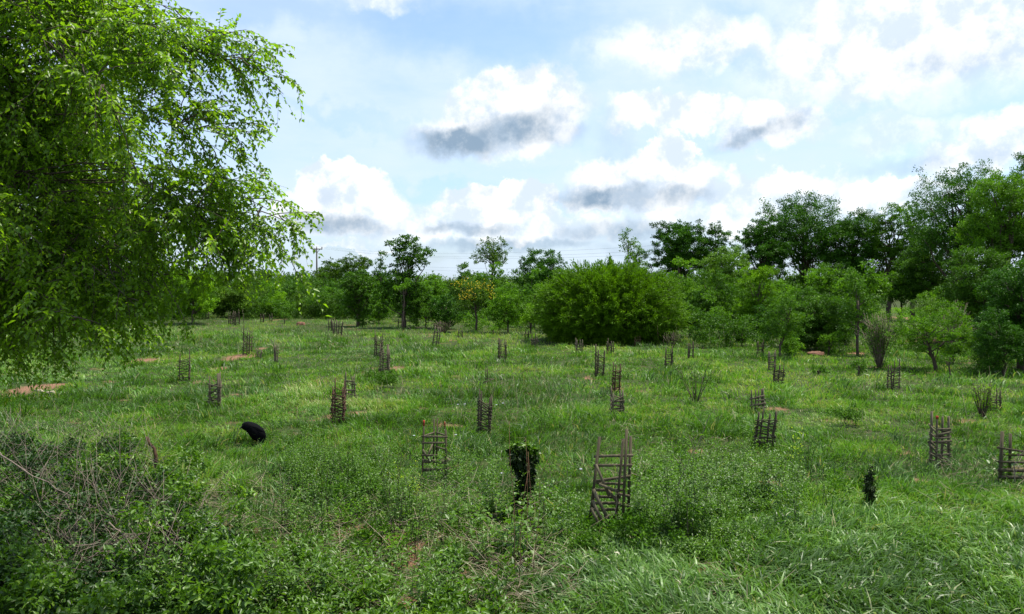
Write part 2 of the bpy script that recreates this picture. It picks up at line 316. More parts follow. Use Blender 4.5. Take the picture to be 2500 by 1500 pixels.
# ------------------------------------------------------------------ grass (uncountable)
BROAD = leafm('broad_grass_blade', [(0, (.055, .115, .018)), (.35, (.100, .205, .028)), (.7, (.165, .30, .050)), (.9, (.24, .35, .11)), (1, (.38, .37, .20))], .42, .32, .40, (1.2, 1.3, .7))
def blades(n, y0, y1, seg, h, w, seed, clump=14, cr=.09, hmin=.35, name='grass', thr=.25, lean=.9, region=None, vb=0., label='green meadow grass, bending in tufts over the field', mat=None):
    rg = np.random.default_rng(seed)
    nc = max(1, n//clump)
    yy = np.sqrt(rg.random(nc)*(y1**2-y0**2)+y0**2); xx = (rg.random(nc)*2-1)*(.72*yy+1.6)
    dens = fb(xx, yy, 3.0, 11)
    keep = (bare(xx, yy) < rg.random(nc)*.8) & (dens+rg.random(nc)*.5 > thr); xx = xx[keep]; yy = yy[keep]
    if region is not None:
        kk = region(xx/yy*F+1250, HOR+CH/yy*F, rg.random(len(xx))); xx = xx[kk]; yy = yy[kk]
    ci = np.repeat(np.arange(len(xx)), clump); N = len(ci)
    x = xx[ci]+rg.normal(0, cr, N); y = yy[ci]+rg.normal(0, cr, N)
    k = bare(x, y) < .35+rg.random(N)*.5; ci = ci[k]; x = x[k]; y = y[k]; N = len(x)
    hc = h*(hmin+1.0*fb(xx, yy, 2.2, 21)+.25*rg.random(len(xx)))
    H = hc[ci]*(.6+.7*rg.random(N))
    a0 = fb(xx, yy, 2.6, 51)*9.0+rg.normal(0, .5, len(xx)); A = a0[ci]+rg.normal(0, 1.15, N)
    ld = np.stack([np.cos(A), np.sin(A), np.zeros(N)], 1)
    ln = (lean*(.35+.9*rg.random(N)))[:, None]
    tw = A+math.pi/2+rg.normal(0, .6, N); S = np.stack([np.cos(tw), np.sin(tw), rg.normal(0, .25, N)], 1)
    z = gz(x, y)-.015; P = np.stack([x, y, z], 1); Wd = (w*(.6+.8*rg.random(N)))[:, None]
    Hc = H[:, None]; up = np.array([0, 0, 1.0])
    pts = []
    ts = np.linspace(0, 1, seg+1)
    for t in ts[:-1]:
        c = P+up*Hc*(t*1.15-.38*t*t*ln)+ld*Hc*ln*(.25*t+.75*t*t)
        ww = Wd*(.75+.5*t if t < .5 else 1.45-.9*t)*.5
        pts += [c-S*ww, c+S*ww]
    t = 1.0; pts.append(P+up*Hc*(1.15-.38*ln-.12*ln*ln)+ld*Hc*ln)
    K = len(pts); V = np.stack(pts, 1).reshape(-1, 3); b = np.arange(N)[:, None]*K
    polys = []
    if seg > 1: polys.append(np.concatenate([b+[2*s, 2*s+1, 2*s+3, 2*s+2] for s in range(seg-1)]))
    polys.append(b+[2*seg-2, 2*seg-1, 2*seg])
    cv = np.clip((fb(xx, yy, 1.6, 61)-.5)*1.9+(fb(xx, yy, 8, 66)-.5)*1.4+.40+vb, .02, .80); v = np.clip(cv[ci]+rg.normal(0, .20, N), 0, .93)
    dr = rg.random(N) < .022+.10*np.clip(fb(x, y, 1.7, 71)-.55, 0, 1)*4; v = np.where(dr, .92+.08*rg.random(N), v)
    o = mk(name, V, polys, mat or GRASS, None, np.repeat(v, K)); tag(o, kind='stuff', label=label, cat='grass')
    return o
weedy = lambda px, py, r: ~((px < 1250) & (py > 1130) & (r < .72)) & ~((px < 640) & (py > 1180) & (r < .9))
blades(120000, 7.6, 14, 3, .19, .011, 1, clump=10, cr=.06, region=weedy)
blades(120000, 13.5, 24, 2, .155, .014, 2, clump=10, cr=.07, hmin=.2)
blades(140000, 23, 45, 2, .155, .024, 3, clump=8, cr=.12, hmin=.2)
blades(140000, 44, 120, 1, .24, .055, 4, clump=8, cr=.3, thr=.15)
tallr = lambda px, py, r: (py > 1200+.08*np.abs(px-2200)) & (px > 1300+(1500-py)*.5) & (r < .04+np.maximum(py-1215, 0)/230)
blades(115000, 7.6, 14.0, 3, .26, .022, 5, clump=9, cr=.06, hmin=.25, lean=1.15, region=tallr, vb=-.10, label='broad-bladed pale green grass lying over in the right foreground', mat=BROAD)
blades(60000, 11, 26, 2, .30, .020, 6, clump=34, cr=.13, hmin=.35, thr=.72, vb=-.22, label='taller grass tufts standing out of the meadow')
blades(50000, 25, 60, 2, .34, .034, 7, clump=26, cr=.22, hmin=.35, thr=.72, vb=-.22, label='taller grass tufts farther out in the meadow')
# ------------------------------------------------------------------ trees
def skeleton(rg, base, forks, ends, r0, sides=5, k=7, wob=.12, forkz=None):
    """trunk from base up to the fork heights, limbs out to the clump centres"""
    A = Acc(); base = np.array(base, float); top = np.array(forks[-1], float)
    tr = np.array([base*(1-t)+top*t for t in np.linspace(0, 1, k)]); H = np.linalg.norm(top-base)
    tr[1:-1] += rg.normal(0, wob*.12*H, (k-2, 3))*[1, 1, .2]
    V, P = tubes(tr[None], np.linspace(r0, r0*.55, k)[None], 7); A.add(V, P)
    paths = []; rad = []
    for e in ends:
        e = np.array(e, float); t = .45+.55*rg.random(); i = t*(k-1); i0 = int(min(i, k-2)); s = tr[i0]*(1-(i-i0))+tr[i0+1]*(i-i0)
        if e[2] < s[2]: s = tr[int((k-1)*.45)]
        L = np.linalg.norm(e-s); mid = s*.5+e*.5+np.array([0, 0, L*.12])+rg.normal(0, .07*L, 3)
        q = np.linspace(0, 1, 6)[:, None]; p = s*(1-q)**2+mid*2*q*(1-q)+e*q**2; p[1:-1] += rg.normal(0, .025*L, (4, 3))
        paths.append(p); rad.append(np.linspace(r0*.38, r0*.07, 6))
    if paths:
        V, P = tubes(np.array(paths), np.array(rad), sides); A.add(V, P)
    return A
def clumps_in(rg, n, cx, cy, z0, z1, R, low=.35, shape='dome', depth=1.0):
    out = []; zc = z0*.62+z1*.38 if shape == 'dome' else (z0+z1)/2
    tries = 0
    while len(out) < n and tries < n*60:
        tries += 1
        d = rg.normal(0, 1, 3); d /= np.linalg.norm(d); rr = rg.random()**.45
        rz = (z1-zc) if d[2] > 0 else (zc-z0)
        p = np.array([d[0]*R*rr, d[1]*R*depth*rr, d[2]*rz*rr])
        if shape == 'umbrella' and d[2] < -.1: continue
        r = R*(.24+.16*rg.random())
        p *= 1-r/R*.65*(np.linalg.norm(d[:2])*.9+.1)
        if any(np.linalg.norm(p-q[0]) < .55*(r+q[1]) for q in out) and tries < n*40: continue
        out.append((p, r))
    return [(np.array([cx, cy, zc])+p, r) for p, r in out]
def crown_leaves(rg, clumps, n, L, Wr=.5, flat=.8, spiky=.0, vb=0., tuft=26, folded=False, sig=.24, droop=.1):
    C = np.array([c for c, _ in clumps]); Rr = np.array([r for _, r in clumps]); nt = tuft
    ci = np.repeat(np.arange(len(C)), nt); d = nrm(rg.normal(0, 1, (len(ci), 3))+[0, 0, .25])
    rho = Rr[ci]*(.55+.5*rg.random(len(ci))); T = C[ci]+d*rho[:, None]*[1, 1, flat]
    if spiky: T = T+d*(rg.random((len(ci), 1))**3*spiky*Rr[ci][:, None])
    w = Rr[ci]**2; w = w/w.sum(); ti = rg.choice(len(ci), n, p=w)
    P = T[ti]+np.clip(rg.normal(0, 1, (n, 3)), -1.7, 1.7)*(sig*Rr[ci[ti]])[:, None]*[1, 1, .6]
    D = nrm(rg.normal(0, 1, (n, 3))*.9+d[ti]*.7+[0, 0, -droop]); N = nrm(d[ti]*.4+rg.normal(0, .55, (n, 3))+[0, 0, .7])
    tv = rg.normal(0, .19, len(ci)); cvv = rg.normal(0, .08, len(C))
    v = np.clip(.45+vb+tv[ti]+cvv[ci[ti]]+rg.normal(0, .16, n), 0, 1)
    return leaf_geo(P, D, N, L*(.65+.7*rg.random(n)), L*Wr*(.7+.6*rg.random(n)), v, folded=folded)
TREES = []
def tree(name, label, cat, px, d, top, wpx, crown_bot, mat='mid', nc=16, shape='dome', cov=3.2, leaf=None, Wr=.5, seed=0, bark=None,
         r0=None, group=None, base=None, lean=0, spiky=.35, flat=.8, extra=None, vb=0., tuft=22, sig=.175, depth=1.0, limbs=True):
    rg = np.random.default_rng(seed+int(px)*7+int(d))
    c = at(px, 700, d); X, Y = c.x, c.y; gzv = float(gz(X, Y)); bx = X
    if base is not None: bx = at(base, 700, d).x
    zt = at(px, top, d).z; zb = at(px, crown_bot, d).z; R = wpx/2/F*d
    L = leaf*.86 if leaf else max(.07, .0022*d)
    cl = clumps_in(rg, nc, X, Y, max(zb, gzv+.15), zt, R, shape=shape, depth=depth)
    if extra:
        for (ex, ey, er) in extra: q = at(ex, ey, d); cl.append((np.array([q.x, q.y+rg.normal(0, .3), q.z]), er/F*d))
    A = sum(math.pi*r*r for _, r in cl)
    n = int(min(42000, cov*A/(.5*L*L*Wr*1.05)))
    root = thing(name, label, cat, (bx, Y, gzv), group); O = np.array([bx, Y, gzv])
    V, P, v = crown_leaves(rg, cl, n, L, Wr, flat, spiky, vb, tuft, sig=sig)
    mk('crown' if cat != 'shrub' else 'foliage', V-O, P, LM[mat], root, v)
    H = zt-gzv; rr = r0 if r0 else max(.05, .022*H)
    fk = np.array([X+lean, Y, gzv+(max(zb-gzv, .1*H)+.45*(zt-max(zb, gzv)))])
    A = skeleton(rg, (bx, Y, gzv-.1), [fk], [c for c, _ in cl] if limbs else [], rr)
    A.build('trunk' if cat != 'shrub' else 'stem', bark or BARK, root, True, O)
    return root
T = tree
# far and middle background, left to right
T('olive_tree', 'far olive tree low on the horizon, first right of the overhanging leaves', 'tree', 520, 150, 655, 90, 715, 'olive', 12)
T('dark_tree', 'very dark rounded tree on the left horizon behind the overhanging branch tips', 'tree', 588, 135, 630, 62, 700, 'dark', 12)
T('bushy_tree', 'broad muted green tree on the horizon just right of the very dark round one', 'tree', 650, 150, 656, 100, 715, 'olive', 14, shape='dome')
T('bushy_tree', 'dark mound-shaped tree left of the power pole on the horizon', 'tree', 728, 120, 651, 54, 712, 'dark', 12)
T('light_tree', 'small fresh green tree in front of the dark mound left of the power pole', 'tree', 742, 112, 674, 44, 712, 'light', 9)
T('bushy_tree', 'dark low tree directly right of the power pole foot', 'tree', 790, 118, 672, 60, 722, 'mid', 11)
T('olive_tree', 'wide olive crowned tree on the skyline right of the power pole', 'tree', 812, 140, 636, 90, 705, 'olive', 15)
T('dark_tree', 'rounded dark tree whose top rises behind the trunkless dark green column tree', 'tree', 868, 125, 611, 92, 700, 'olive', 16)
T('leafy_tree', 'slim leafy tree with bunched top between the two dark front trees', 'tree', 930, 100, 616, 56, 720, 'mid', 12)
T('broadleaf_tree', 'dark column-shaped tree with bright tufts, first full tree right of the power pole', 'tree', 873, 67, 622, 92, 782, 'mid', 22, r0=.16, cov=3.4, leaf=.20, Wr=.6, vb=-.05, extra=[(850, 690, 22), (905, 700, 22), (860, 740, 26), (885, 775, 20)])
T('broadleaf_tree', 'tallest dark tree left of centre with flaring top tier and bare brown trunk', 'tree', 990, 65, 650, 120, 758, 'mid', 20, r0=.17, base=986, leaf=.21, Wr=.6, vb=-.08,
  extra=[(985, 590, 18), (1003, 600, 22), (965, 600, 16), (1030, 610, 18), (1053, 618, 10), (950, 594, 9), (1010, 625, 22), (985, 620, 20), (1020, 640, 22), (990, 645, 22), (940, 700, 22), (925, 740, 22)])
T('light_shrub', 'bright leafy shrub half way up in front of the tallest dark tree left of centre', 'tree', 983, 61, 680, 46, 712, 'light', 6, base=985, leaf=.15, r0=.05)
T('light_tree', 'loose light green tree on the skyline right of the tallest dark tree', 'tree', 1062, 92, 645, 95, 750, 'light', 16, vb=-.1)
T('light_tree', 'rounded light green tree between the skyline tree and the airy tall one', 'tree', 1132, 95, 648, 90, 750, 'mid', 16, vb=.1)
T('airy_tree', 'tall airy tree with see-through crown right of centre-left, alone on the skyline', 'tree', 1203, 88, 575, 92, 655, 'olive', 16, cov=1.5, r0=.14, spiky=.5, extra=[(1165, 632, 10), (1155, 628, 7)], tuft=18)
T('leafy_tree', 'leafy tree wrapped round the foot of the tall airy one', 'tree', 1205, 84, 636, 100, 750, 'light', 14, vb=-.15)
T('dark_tree', 'wide dark round-topped tree behind the left end of the big feathery bush', 'tree', 1322, 84, 608, 140, 740, 'dark', 22, vb=.1, r0=.2)
T('leafy_tree', 'fresh green leafy tree against the left flank of the big feathery bush', 'tree', 1305, 62, 652, 80, 780, 'light', 14)
T('dark_bush', 'dark dense shrub with grey sheen between the brown trunk and the yellow blossom', 'shrub', 1088, 63.5, 708, 90, 800, 'dark', 14, leaf=.16)
T('dark_bush', 'rounded green shrub immediately right of the bare brown trunk', 'shrub', 1040, 64.5, 712, 90, 792, 'mid', 14, leaf=.15, vb=-.1)
yt = T('blossom_tree', 'small tree carrying orange yellow blossom on slim dark forked trunk', 'tree', 1160, 60, 668, 118, 760, 'olive', 14, r0=.09, leaf=.15, cov=2.2, base=1163, extra=[(1110, 700, 18)])
def blossom():
    rg = np.random.default_rng(5); O = np.array(yt.location); P = []
    for (px, py, s, n) in [(1120, 692, 7, 60), (1150, 700, 9, 70), (1172, 697, 8, 90), (1196, 700, 7, 60), (1140, 716, 8, 60), (1150, 724, 7, 60), (1205, 718, 7, 50), (1203, 722, 5, 50), (1128, 726, 5, 30), (1135, 681, 5, 30)]:
        for _ in range(n//2):
            q = at(px+rg.normal(0, s*1.25), py+rg.normal(0, s*.8), 58.4+rg.normal(0, .4)); P.append(q[:])
    P = np.array(P); n = len(P)
    V, Q, v = leaf_geo(P-O, rg.normal(0, 1, (n, 3)), rg.normal(0, 1, (n, 3)), np.full(n, .10), np.full(n, .07), rg.random(n), folded=False)
    mk('blossom', V, Q, LM['blossom'], yt, v)
blossom()
T('light_shrub', 'tall fresh green shrub on forked stems left of the big feathery bush', 'shrub', 1240, 58, 682, 120, 790, 'light', 18, leaf=.14, r0=.07, cov=2.6)
T('light_shrub', 'yellowish light shrub touching the lower left side of the big feathery bush', 'shrub', 1295, 56, 712, 70, 805, 'yellow', 12, leaf=.13, cov=2.2)
T('small_bush', 'knee-high bright bush at the foot of the fresh green shrub', 'shrub', 1204, 56, 790, 26, 812, 'light', 5, leaf=.10)
T('airy_tree', 'small distant see-through tree standing above the big feathery bush', 'tree', 1534, 125, 561, 60, 612, 'grey', 11, cov=1.5, r0=.12, tuft=18)
T('grey_bush', 'grey green tree top showing over the right half of the big feathery bush', 'tree', 1560, 96, 606, 110, 720, 'grey', 14)
T('dark_tree', 'tall dark tree behind the right half of the big feathery bush, left of a pair', 'tree', 1652, 92, 522, 145, 680, 'dark', 28, cov=3.8, r0=.22, spiky=.6, vb=.05)
T('dark_tree', 'lower right-hand tree of the dark pair behind the big feathery bush', 'tree', 1738, 92, 545, 112, 680, 'dark', 20, r0=.2, spiky=.6, vb=.1, cov=3.8)
T('lime_tree', 'bright lime green round-headed tree right behind the big feathery bush', 'tree', 1665, 72, 612, 86, 760, 'light', 14, vb=.2)
T('grey_bush', 'pale grey green tree left of the great dark umbrella grove', 'tree', 1770, 70, 598, 150, 760, 'grey', 22, vb=.12)
T('bushy_tree', 'mid green rounded tree right of the bright lime green one', 'tree', 1730, 64, 640, 130, 800, 'mid', 20, vb=.05)
T('bushy_tree', 'feathery olive green bush tree beside the slender crooked sapling', 'tree', 1850, 58, 625, 130, 805, 'yellow', 22, vb=-.25, spiky=.6)
T('dark_tree', 'left shoulder tree of the great dark grove on the right skyline', 'tree', 1862, 80, 520, 135, 720, 'dark', 26, r0=.24, spiky=.7, vb=.10, cov=3.8)
T('umbrella_tree', 'broadest flat-topped dark tree of the grove on the right skyline', 'tree', 1965, 82, 488, 225, 650, 'dark', 42, cov=3.8, r0=.26, spiky=.5, vb=.12)
T('umbrella_tree', 'right half of the flat-topped dark grove on the right skyline', 'tree', 2080, 80, 500, 165, 705, 'dark', 34, r0=.26, spiky=.5, vb=.14, cov=3.8)
T('leafy_tree', 'light topped tree in the notch between dark grove and tallest right trees', 'tree', 2172, 78, 495, 115, 690, 'light', 24, vb=-.22, cov=3.2)
T('leafy_tree', 'second light topped tree in the notch, leaning on the tallest right trees', 'tree', 2232, 76, 488, 115, 700, 'mid', 22, cov=3.4, vb=.08)
T('tall_tree', 'tall dark feathery tree on the right edge group, its tip highest on the left side', 'tree', 2345, 56, 398, 240, 640, 'dark', 46, r0=.3, spiky=.8, vb=.2, leaf=.15, cov=3.8)
T('tall_tree', 'light green tall tree in front of the dark feathery one near the right edge', 'tree', 2450, 50, 412, 210, 650, 'light', 38, r0=.28, vb=-.12, leaf=.15)
T('tall_tree', 'dark tall tree cut off by the right edge of the view', 'tree', 2545, 52, 366, 190, 640, 'dark', 26, r0=.3, spiky=.7, vb=.15, leaf=.15)
T('leafy_tree', 'medium green tree stepping down left of the tallest right trees', 'tree', 2275, 60, 560, 170, 740, 'mid', 26, vb=-.05, leaf=.16)
T('leafy_tree', 'glossy leaved tree below the tallest trees at right', 'tree', 2395, 46, 600, 200, 790, 'mid', 32, vb=.0, leaf=.13, cov=3.4)
T('drooping_tree', 'dark drooping bush tree at the right edge shading the ground beneath', 'tree', 2495, 33, 610, 210, 905, 'dark', 36, vb=.05, leaf=.11, cov=3.2, r0=.16, spiky=.7)
T('leafy_tree', 'round leafy sapling with whitish trunk between crooked and straight saplings', 'tree', 2010, 62, 648, 110, 735, 'light', 14, leaf=.2, Wr=.6, vb=-.05)
T('leafy_tree', 'big-leaved bright tree just left of the far red clearing', 'tree', 2110, 55, 645, 120, 735, 'light', 16, leaf=.19, Wr=.6, vb=-.08)
T('leafy_tree', 'big-leaved bright tree just right of the far red clearing top', 'tree', 2200, 60, 655, 110, 742, 'mid', 16, leaf=.19, Wr=.6, vb=.05)
T('light_tree', 'bright bush tree overlooking the right side of the far clearing', 'tree', 2290, 50, 690, 90, 770, 'light', 12, leaf=.15)
T('dark_bush', 'large rounded bush with lit top and black hollow in front, right of crooked sapling', 'shrub', 1995, 43, 700, 190, 862, 'mid', 26, leaf=.12, cov=3.6, vb=-.08)
T('light_shrub', 'light fern-like shrub top behind the crooked sapling', 'shrub', 1925, 45, 692, 110, 800, 'light', 12, leaf=.12)
T('crooked_tree', 'slender crooked sapling with curved trunk rising behind two stacked guards', 'tree', 1915, 38.2, 700, 120, 838, 'mid', 16, leaf=.10, r0=.055, base=1899, cov=2.2, vb=.18, lean=.25)
T('leafy_sapling', 'low bright leafy sapling under the slender crooked one', 'shrub', 1925, 39.5, 815, 90, 868, 'light', 9, leaf=.11)
T('dark_bush', 'black-based bush with light top right of the crooked sapling', 'shrub', 2026, 40, 778, 66, 860, 'light', 10, leaf=.11, vb=-.15)
T('straight_tree', 'straight slim tree with twin reddish stems and sparse crown', 'tree', 2095, 39.5, 655, 100, 800, 'mid', 16, leaf=.12, r0=.075, base=2096, cov=1.9, vb=.15)
T('small_tree', 'stubby twin-stemmed shrub with leaf-clad legs at the right clearing edge', 'shrub', 1812, 45, 786, 60, 845, 'mid', 9, leaf=.11)
T('thorn_tree', 'spreading thorny tree with lime tufts and leaning dark trunk, front right', 'tree', 2275, 33, 745, 200, 862, 'light', 18, leaf=.085, r0=.085, base=2292, cov=1.3, vb=-.02, tuft=10, flat=.7, spiky=.9, lean=-.3)
T('thorn_tree', 'grey sparse thorn tree on a thin stem at the red bank', 'tree', 2262, 44, 725, 90, 775, 'grey', 10, leaf=.09, r0=.05, cov=1.1, flat=.5)
T('small_tree', 'tiny dark Y-stemmed sapling right of the leaning dark trunk', 'shrub', 2322, 30, 850, 60, 890, 'mid', 7, leaf=.08, cov=1.1, r0=.03)
T('small_tree', 'sparse dark shrub below the drooping tree at the right edge', 'shrub', 2410, 31, 840, 110, 925, 'mid', 10, leaf=.08, cov=1.0, r0=.03)
T('umbrella_bush', 'low flat-topped thorn bush left of the bright dark-based bush', 'shrub', 578, 84, 690, 150, 765, 'olive', 20, leaf=.18, cov=3.4, flat=.5)
T('light_shrub', 'bright bush with dark hollow base left of the power pole', 'shrub', 672, 84, 704, 72, 770, 'yellow', 12, leaf=.16)
T('dark_bush', 'dark olive bush in front of and left of the pole foot', 'shrub', 738, 86, 698, 60, 762, 'olive', 10, leaf=.18)
T('light_shrub', 'long bright green bush running right from the pole foot', 'shrub', 806, 88, 712, 110, 772, 'light', 15, leaf=.18, vb=-.1)
T('light_shrub', 'low light bush at the foot of the dark column-shaped tree', 'shrub', 925, 72, 722, 90, 790, 'light', 12, leaf=.16, vb=-.15)
T('small_bush', 'knee-high round bush right of the small tree guards at far left', 'shrub', 694, 71, 754, 38, 792, 'mid', 7, leaf=.12, vb=.1)
T('light_tree', 'bright yellowish tree glimpsed behind the drooping twigs at left', 'tree', 470, 70, 655, 150, 770, 'yellow', 18, vb=-.05)
T('bushy_tree', 'green tree mostly hidden behind the overhanging crown, left edge', 'tree', 330, 75, 610, 180, 770, 'mid', 20)
T('bushy_tree', 'tree hidden deep behind the overhanging crown at the left edge', 'tree', 130, 70, 590, 200, 780, 'mid', 20)
T('small_bush', 'single knee-high fern-like bush in the grass left of the ladder-like guard at right', 'shrub', 2000, 31.5, 893, 52, 922, 'mid', 6, leaf=.10, vb=.1)
T('small_bush', 'upright knee-high leafy bush below the straight twin-stemmed tree', 'shrub', 2100, 31.5, 872, 42, 925, 'mid', 7, leaf=.10, vb=.1)
T('small_bush', 'dark straggly bush in open grass at right of centre', 'shrub', 2068, 20.3, 985, 80, 1035, 'mid', 8, leaf=.06, cov=1.6, r0=.015)
T('small_bush', 'grassy green bush beside the two stacked guards left of centre', 'shrub', 935, 27, 910, 90, 945, 'mid', 7, leaf=.07, cov=2, r0=.012)
# extra trees beyond the edges of the frame
T('tall_tree', 'dark tall tree standing outside the right edge', 'tree', 2700, 50, 400, 230, 640, 'dark', 26, r0=.3, vb=.1, leaf=.17)
for px_, d_, t_, w_, m_, l_ in [(1345, 58, 735, 70, 'mid', 'low dark green bush tucked against the left base of the big feathery bush'), (1685, 54, 735, 90, 'mid', 'rounded dark bush at the right base of the big feathery bush'), (1755, 52, 745, 80, 'light', 'low bright bush between the feathery bush and the stubby twin-stemmed shrub'),
   (1880, 50, 740, 90, 'dark', 'dark low bush behind the crooked sapling trunk'), (2065, 47, 745, 70, 'mid', 'low bush filling the gap beside the straight twin-stemmed tree'), (2345, 42, 770, 100, 'mid', 'leafy bush right of the spreading thorny tree crown'), (2420, 38, 790, 110, 'dark', 'dark bush below the glossy leaved tree near the right edge'),
   (2455, 31, 745, 170, 'dark', 'dark bush mass under the drooping tree at the right edge'), (2330, 36, 800, 70, 'mid', 'small bush behind the tiny dark Y-stemmed sapling'), (630, 95, 700, 70, 'olive', 'low olive bush between flat-topped thorn bush and bright dark-based bush'), (520, 92, 705, 80, 'dark', 'dark low bush left of the flat-topped thorn bush'), (450, 88, 700, 100, 'mid', 'leafy bush partly covered by the drooping twigs, far left meadow edge'), (1000, 76, 715, 70, 'dark', 'dark bush behind the bare brown trunk'), (1270, 66, 730, 60, 'mid', 'mid green bush behind the fresh green forked shrub')]:
    T('rounded_bush', l_, 'shrub', px_, d_, t_, w_, 690+3.6*F/d_-6, m_, 12, vb=-.05)
# the big feathery bush
def feathery():
    rg = np.random.default_rng(77); d = 49.5; c = at(1490, 700, d); g0 = float(gz(c.x, c.y)); O = np.array([c.x, c.y, g0])
    root = thing('feathery_bush', 'huge rounded feathery yellow-green bush right of centre, almost black below', 'bush', O)
    n = 2600; az_ = rg.random(n)*2*math.pi; el_ = np.arcsin(np.clip(rg.random(n)*1.06-.04, -.1, 1)); Rx, Rz = 4.9, 4.9
    k = 6; q = np.linspace(0, 1, k)[None, :, None]
    D = np.stack([np.cos(az_)*np.cos(el_), np.sin(az_)*np.cos(el_), np.sin(el_)], 1)
    ce = np.abs(np.cos(el_)); se = np.abs(np.sin(el_)); sup = (ce**2.9+se**2.9)**(-1/2.9); lump = sup*(1-.34*np.clip(.34-el_, 0, .34)/.34)*(1+.16*(vn(az_*3, el_*4, .8, 5)-.5)+.05*rg.normal(0, 1, n).clip(-1.5, 2.2))
    lx = 1+.04*np.sin(az_*3)
    E = D*np.stack([Rx*lump*lx, Rx*.85*lump, Rz*lump*.92], 1)+[0, 0, .1]
    S0 = E*.15*rg.random((n, 1)); mid = E*.55+np.stack([np.zeros(n), np.zeros(n), .12*np.linalg.norm(E[:, :2], axis=1)], 1)
    P = S0[:, None]*(1-q)**2+mid[:, None]*2*q*(1-q)+E[:, None]*q**2
    P[:, -1, 2] -= .10*rg.random(n)*np.linalg.norm(E[:, :2], axis=1)
    P += rg.normal(0, .03, P.shape); P[..., 2] = np.maximum(P[..., 2], .05)
    A = Acc(); sel = rg.random(n) < .3
    V, Q = tubes(P[sel], np.linspace(.022, .006, k)[None], 3); A.add(V, Q); A.build('stem', BARK, root, False)
    m = 60; u = .50+.5*rg.random((n, m))**.7; i = u*(k-1); i0 = np.minimum(i.astype(int), k-2); f = (i-i0)[..., None]
    rows = np.arange(n)[:, None]; pos = P[rows, i0]*(1-f)+P[rows, i0+1]*f; tan = nrm(P[rows, i0+1]-P[rows, i0])
    sp = (1.12-u)[..., None]*.55
    pos = pos+rg.normal(0, 1, pos.shape)*sp*.55; tan = nrm(tan*.8+rg.normal(0, .45, tan.shape)+[0, 0, .02])
    pos = pos.reshape(-1, 3); tan = tan.reshape(-1, 3); N_ = len(pos)
    v = np.clip(np.repeat(rg.normal(.45, .12, n)+.25*(vn(az_*2, el_*3, .7, 9)-.5), m)+rg.normal(0, .13, N_), 0, 1)
    V, Q, vv = leaf_geo(pos, tan, rg.normal(0, .5, (N_, 3))+[0, 0, .8], .20*(.6+.8*rg.random(N_)), .050*(.7+.6*rg.random(N_)), v, folded=False)
    mk('foliage', V, Q, LM['bush'], root, vv)
feathery()
# twiggy bush
def twiggy(name, label, px, d, top, wpx, n, mat, leafn=8, bark=BARKL, lf=.05):
    rg = np.random.default_rng(int(px)); c = at(px, 700, d); g0 = float(gz(c.x, c.y)); O = np.array([c.x, c.y, g0]); H = at(px, top, d).z-g0; R = wpx/2/F*d
    root = thing(name, label, 'shrub', O); k = 5; q = np.linspace(0, 1, k)[None, :, None]
    a = rg.random(n)*2*math.pi; r = R*np.sqrt(rg.random(n)); E = np.stack([np.cos(a)*r, np.sin(a)*r, H*(.55+.45*rg.random(n))], 1)
    S0 = np.stack([np.cos(a)*.06, np.sin(a)*.06, np.zeros(n)], 1); mid = S0*.5+E*.5; mid[:, :2] *= .6+.5*rg.random((n, 1)); mid[:, 2] *= 1.15
    P = S0[:, None]*(1-q)**2+mid[:, None]*2*q*(1-q)+E[:, None]*q**2
    V, Q = tubes(P, np.linspace(.016, .004, k)[None]*max(1, d/25), 3); A = Acc(); A.add(V, Q)
    b = P[:, 2:4].mean(1); e2 = b+rg.normal(0, .18*H, (n, 3))*[1, 1, .4]+[0, 0, .22*H]
    V, Q = tubes(np.stack([b, (b+e2)/2, e2], 1), np.array([[.008, .006, .003]])*max(1, d/25), 3); A.add(V, Q); A.build('branches', bark, root)
    m = leafn; rows = np.arange(n)[:, None]; u = .35+.65*rg.random((n, m)); i = u*(k-1); i0 = np.minimum(i.astype(int), k-2); f = (i-i0)[..., None]
    pos = (P[rows, i0]*(1-f)+P[rows, i0+1]*f+rg.normal(0, .05*H, (n, m, 3))).reshape(-1, 3); N_ = len(pos)
    V, Q, vv = leaf_geo(pos, rg.normal(0, 1, (N_, 3)), rg.normal(0, .6, (N_, 3))+[0, 0, 1], np.full(N_, lf*1.6), np.full(N_, lf), rg.random(N_), folded=False)
    mk('foliage', V, Q, LM[mat], root, vv)
twiggy('twiggy_bush', 'bare looking bush of grey upright twigs in front of the far clearing', 2150, 34, 762, 84, 60, 'mid', 34, lf=.05)
twiggy('twiggy_bush', 'thin reddish dry twig bush left of the bare soil patch, far left', 672, 36, 835, 16, 14, 'olive', 2, lf=.03)
twiggy('twiggy_bush', 'thin dry twig bush just left of another, beside the guard with the tall post', 632, 38, 850, 18, 14, 'olive', 2, lf=.03)
twiggy('twiggy_bush', 'brown leafless brush heap under the dark dense shrub', 1082, 58, 782, 70, 30, 'olive', 5, bark=BARK, lf=.05)
twiggy('twiggy_bush', 'leafless pale twig shrub at the right foot of the big feathery bush', 1640, 44, 806, 46, 22, 'olive', 8, bark=BARK, lf=.04)
twiggy('twiggy_bush', 'sparse forked twig shrub in open grass between the two right-hand guard rows', 1700, 24, 872, 120, 10, 'mid', 14, bark=BARK, lf=.05)
twiggy('twiggy_bush', 'grey leafless shrub on the red bank behind the spreading thorny tree', 2325, 38, 730, 70, 30, 'mid', 14, lf=.05)
twiggy('twiggy_bush', 'yellowish tall shrub standing in front of the small right-edge guard', 2405, 21.5, 925, 60, 26, 'yellow', 16, bark=BARK, lf=.035)
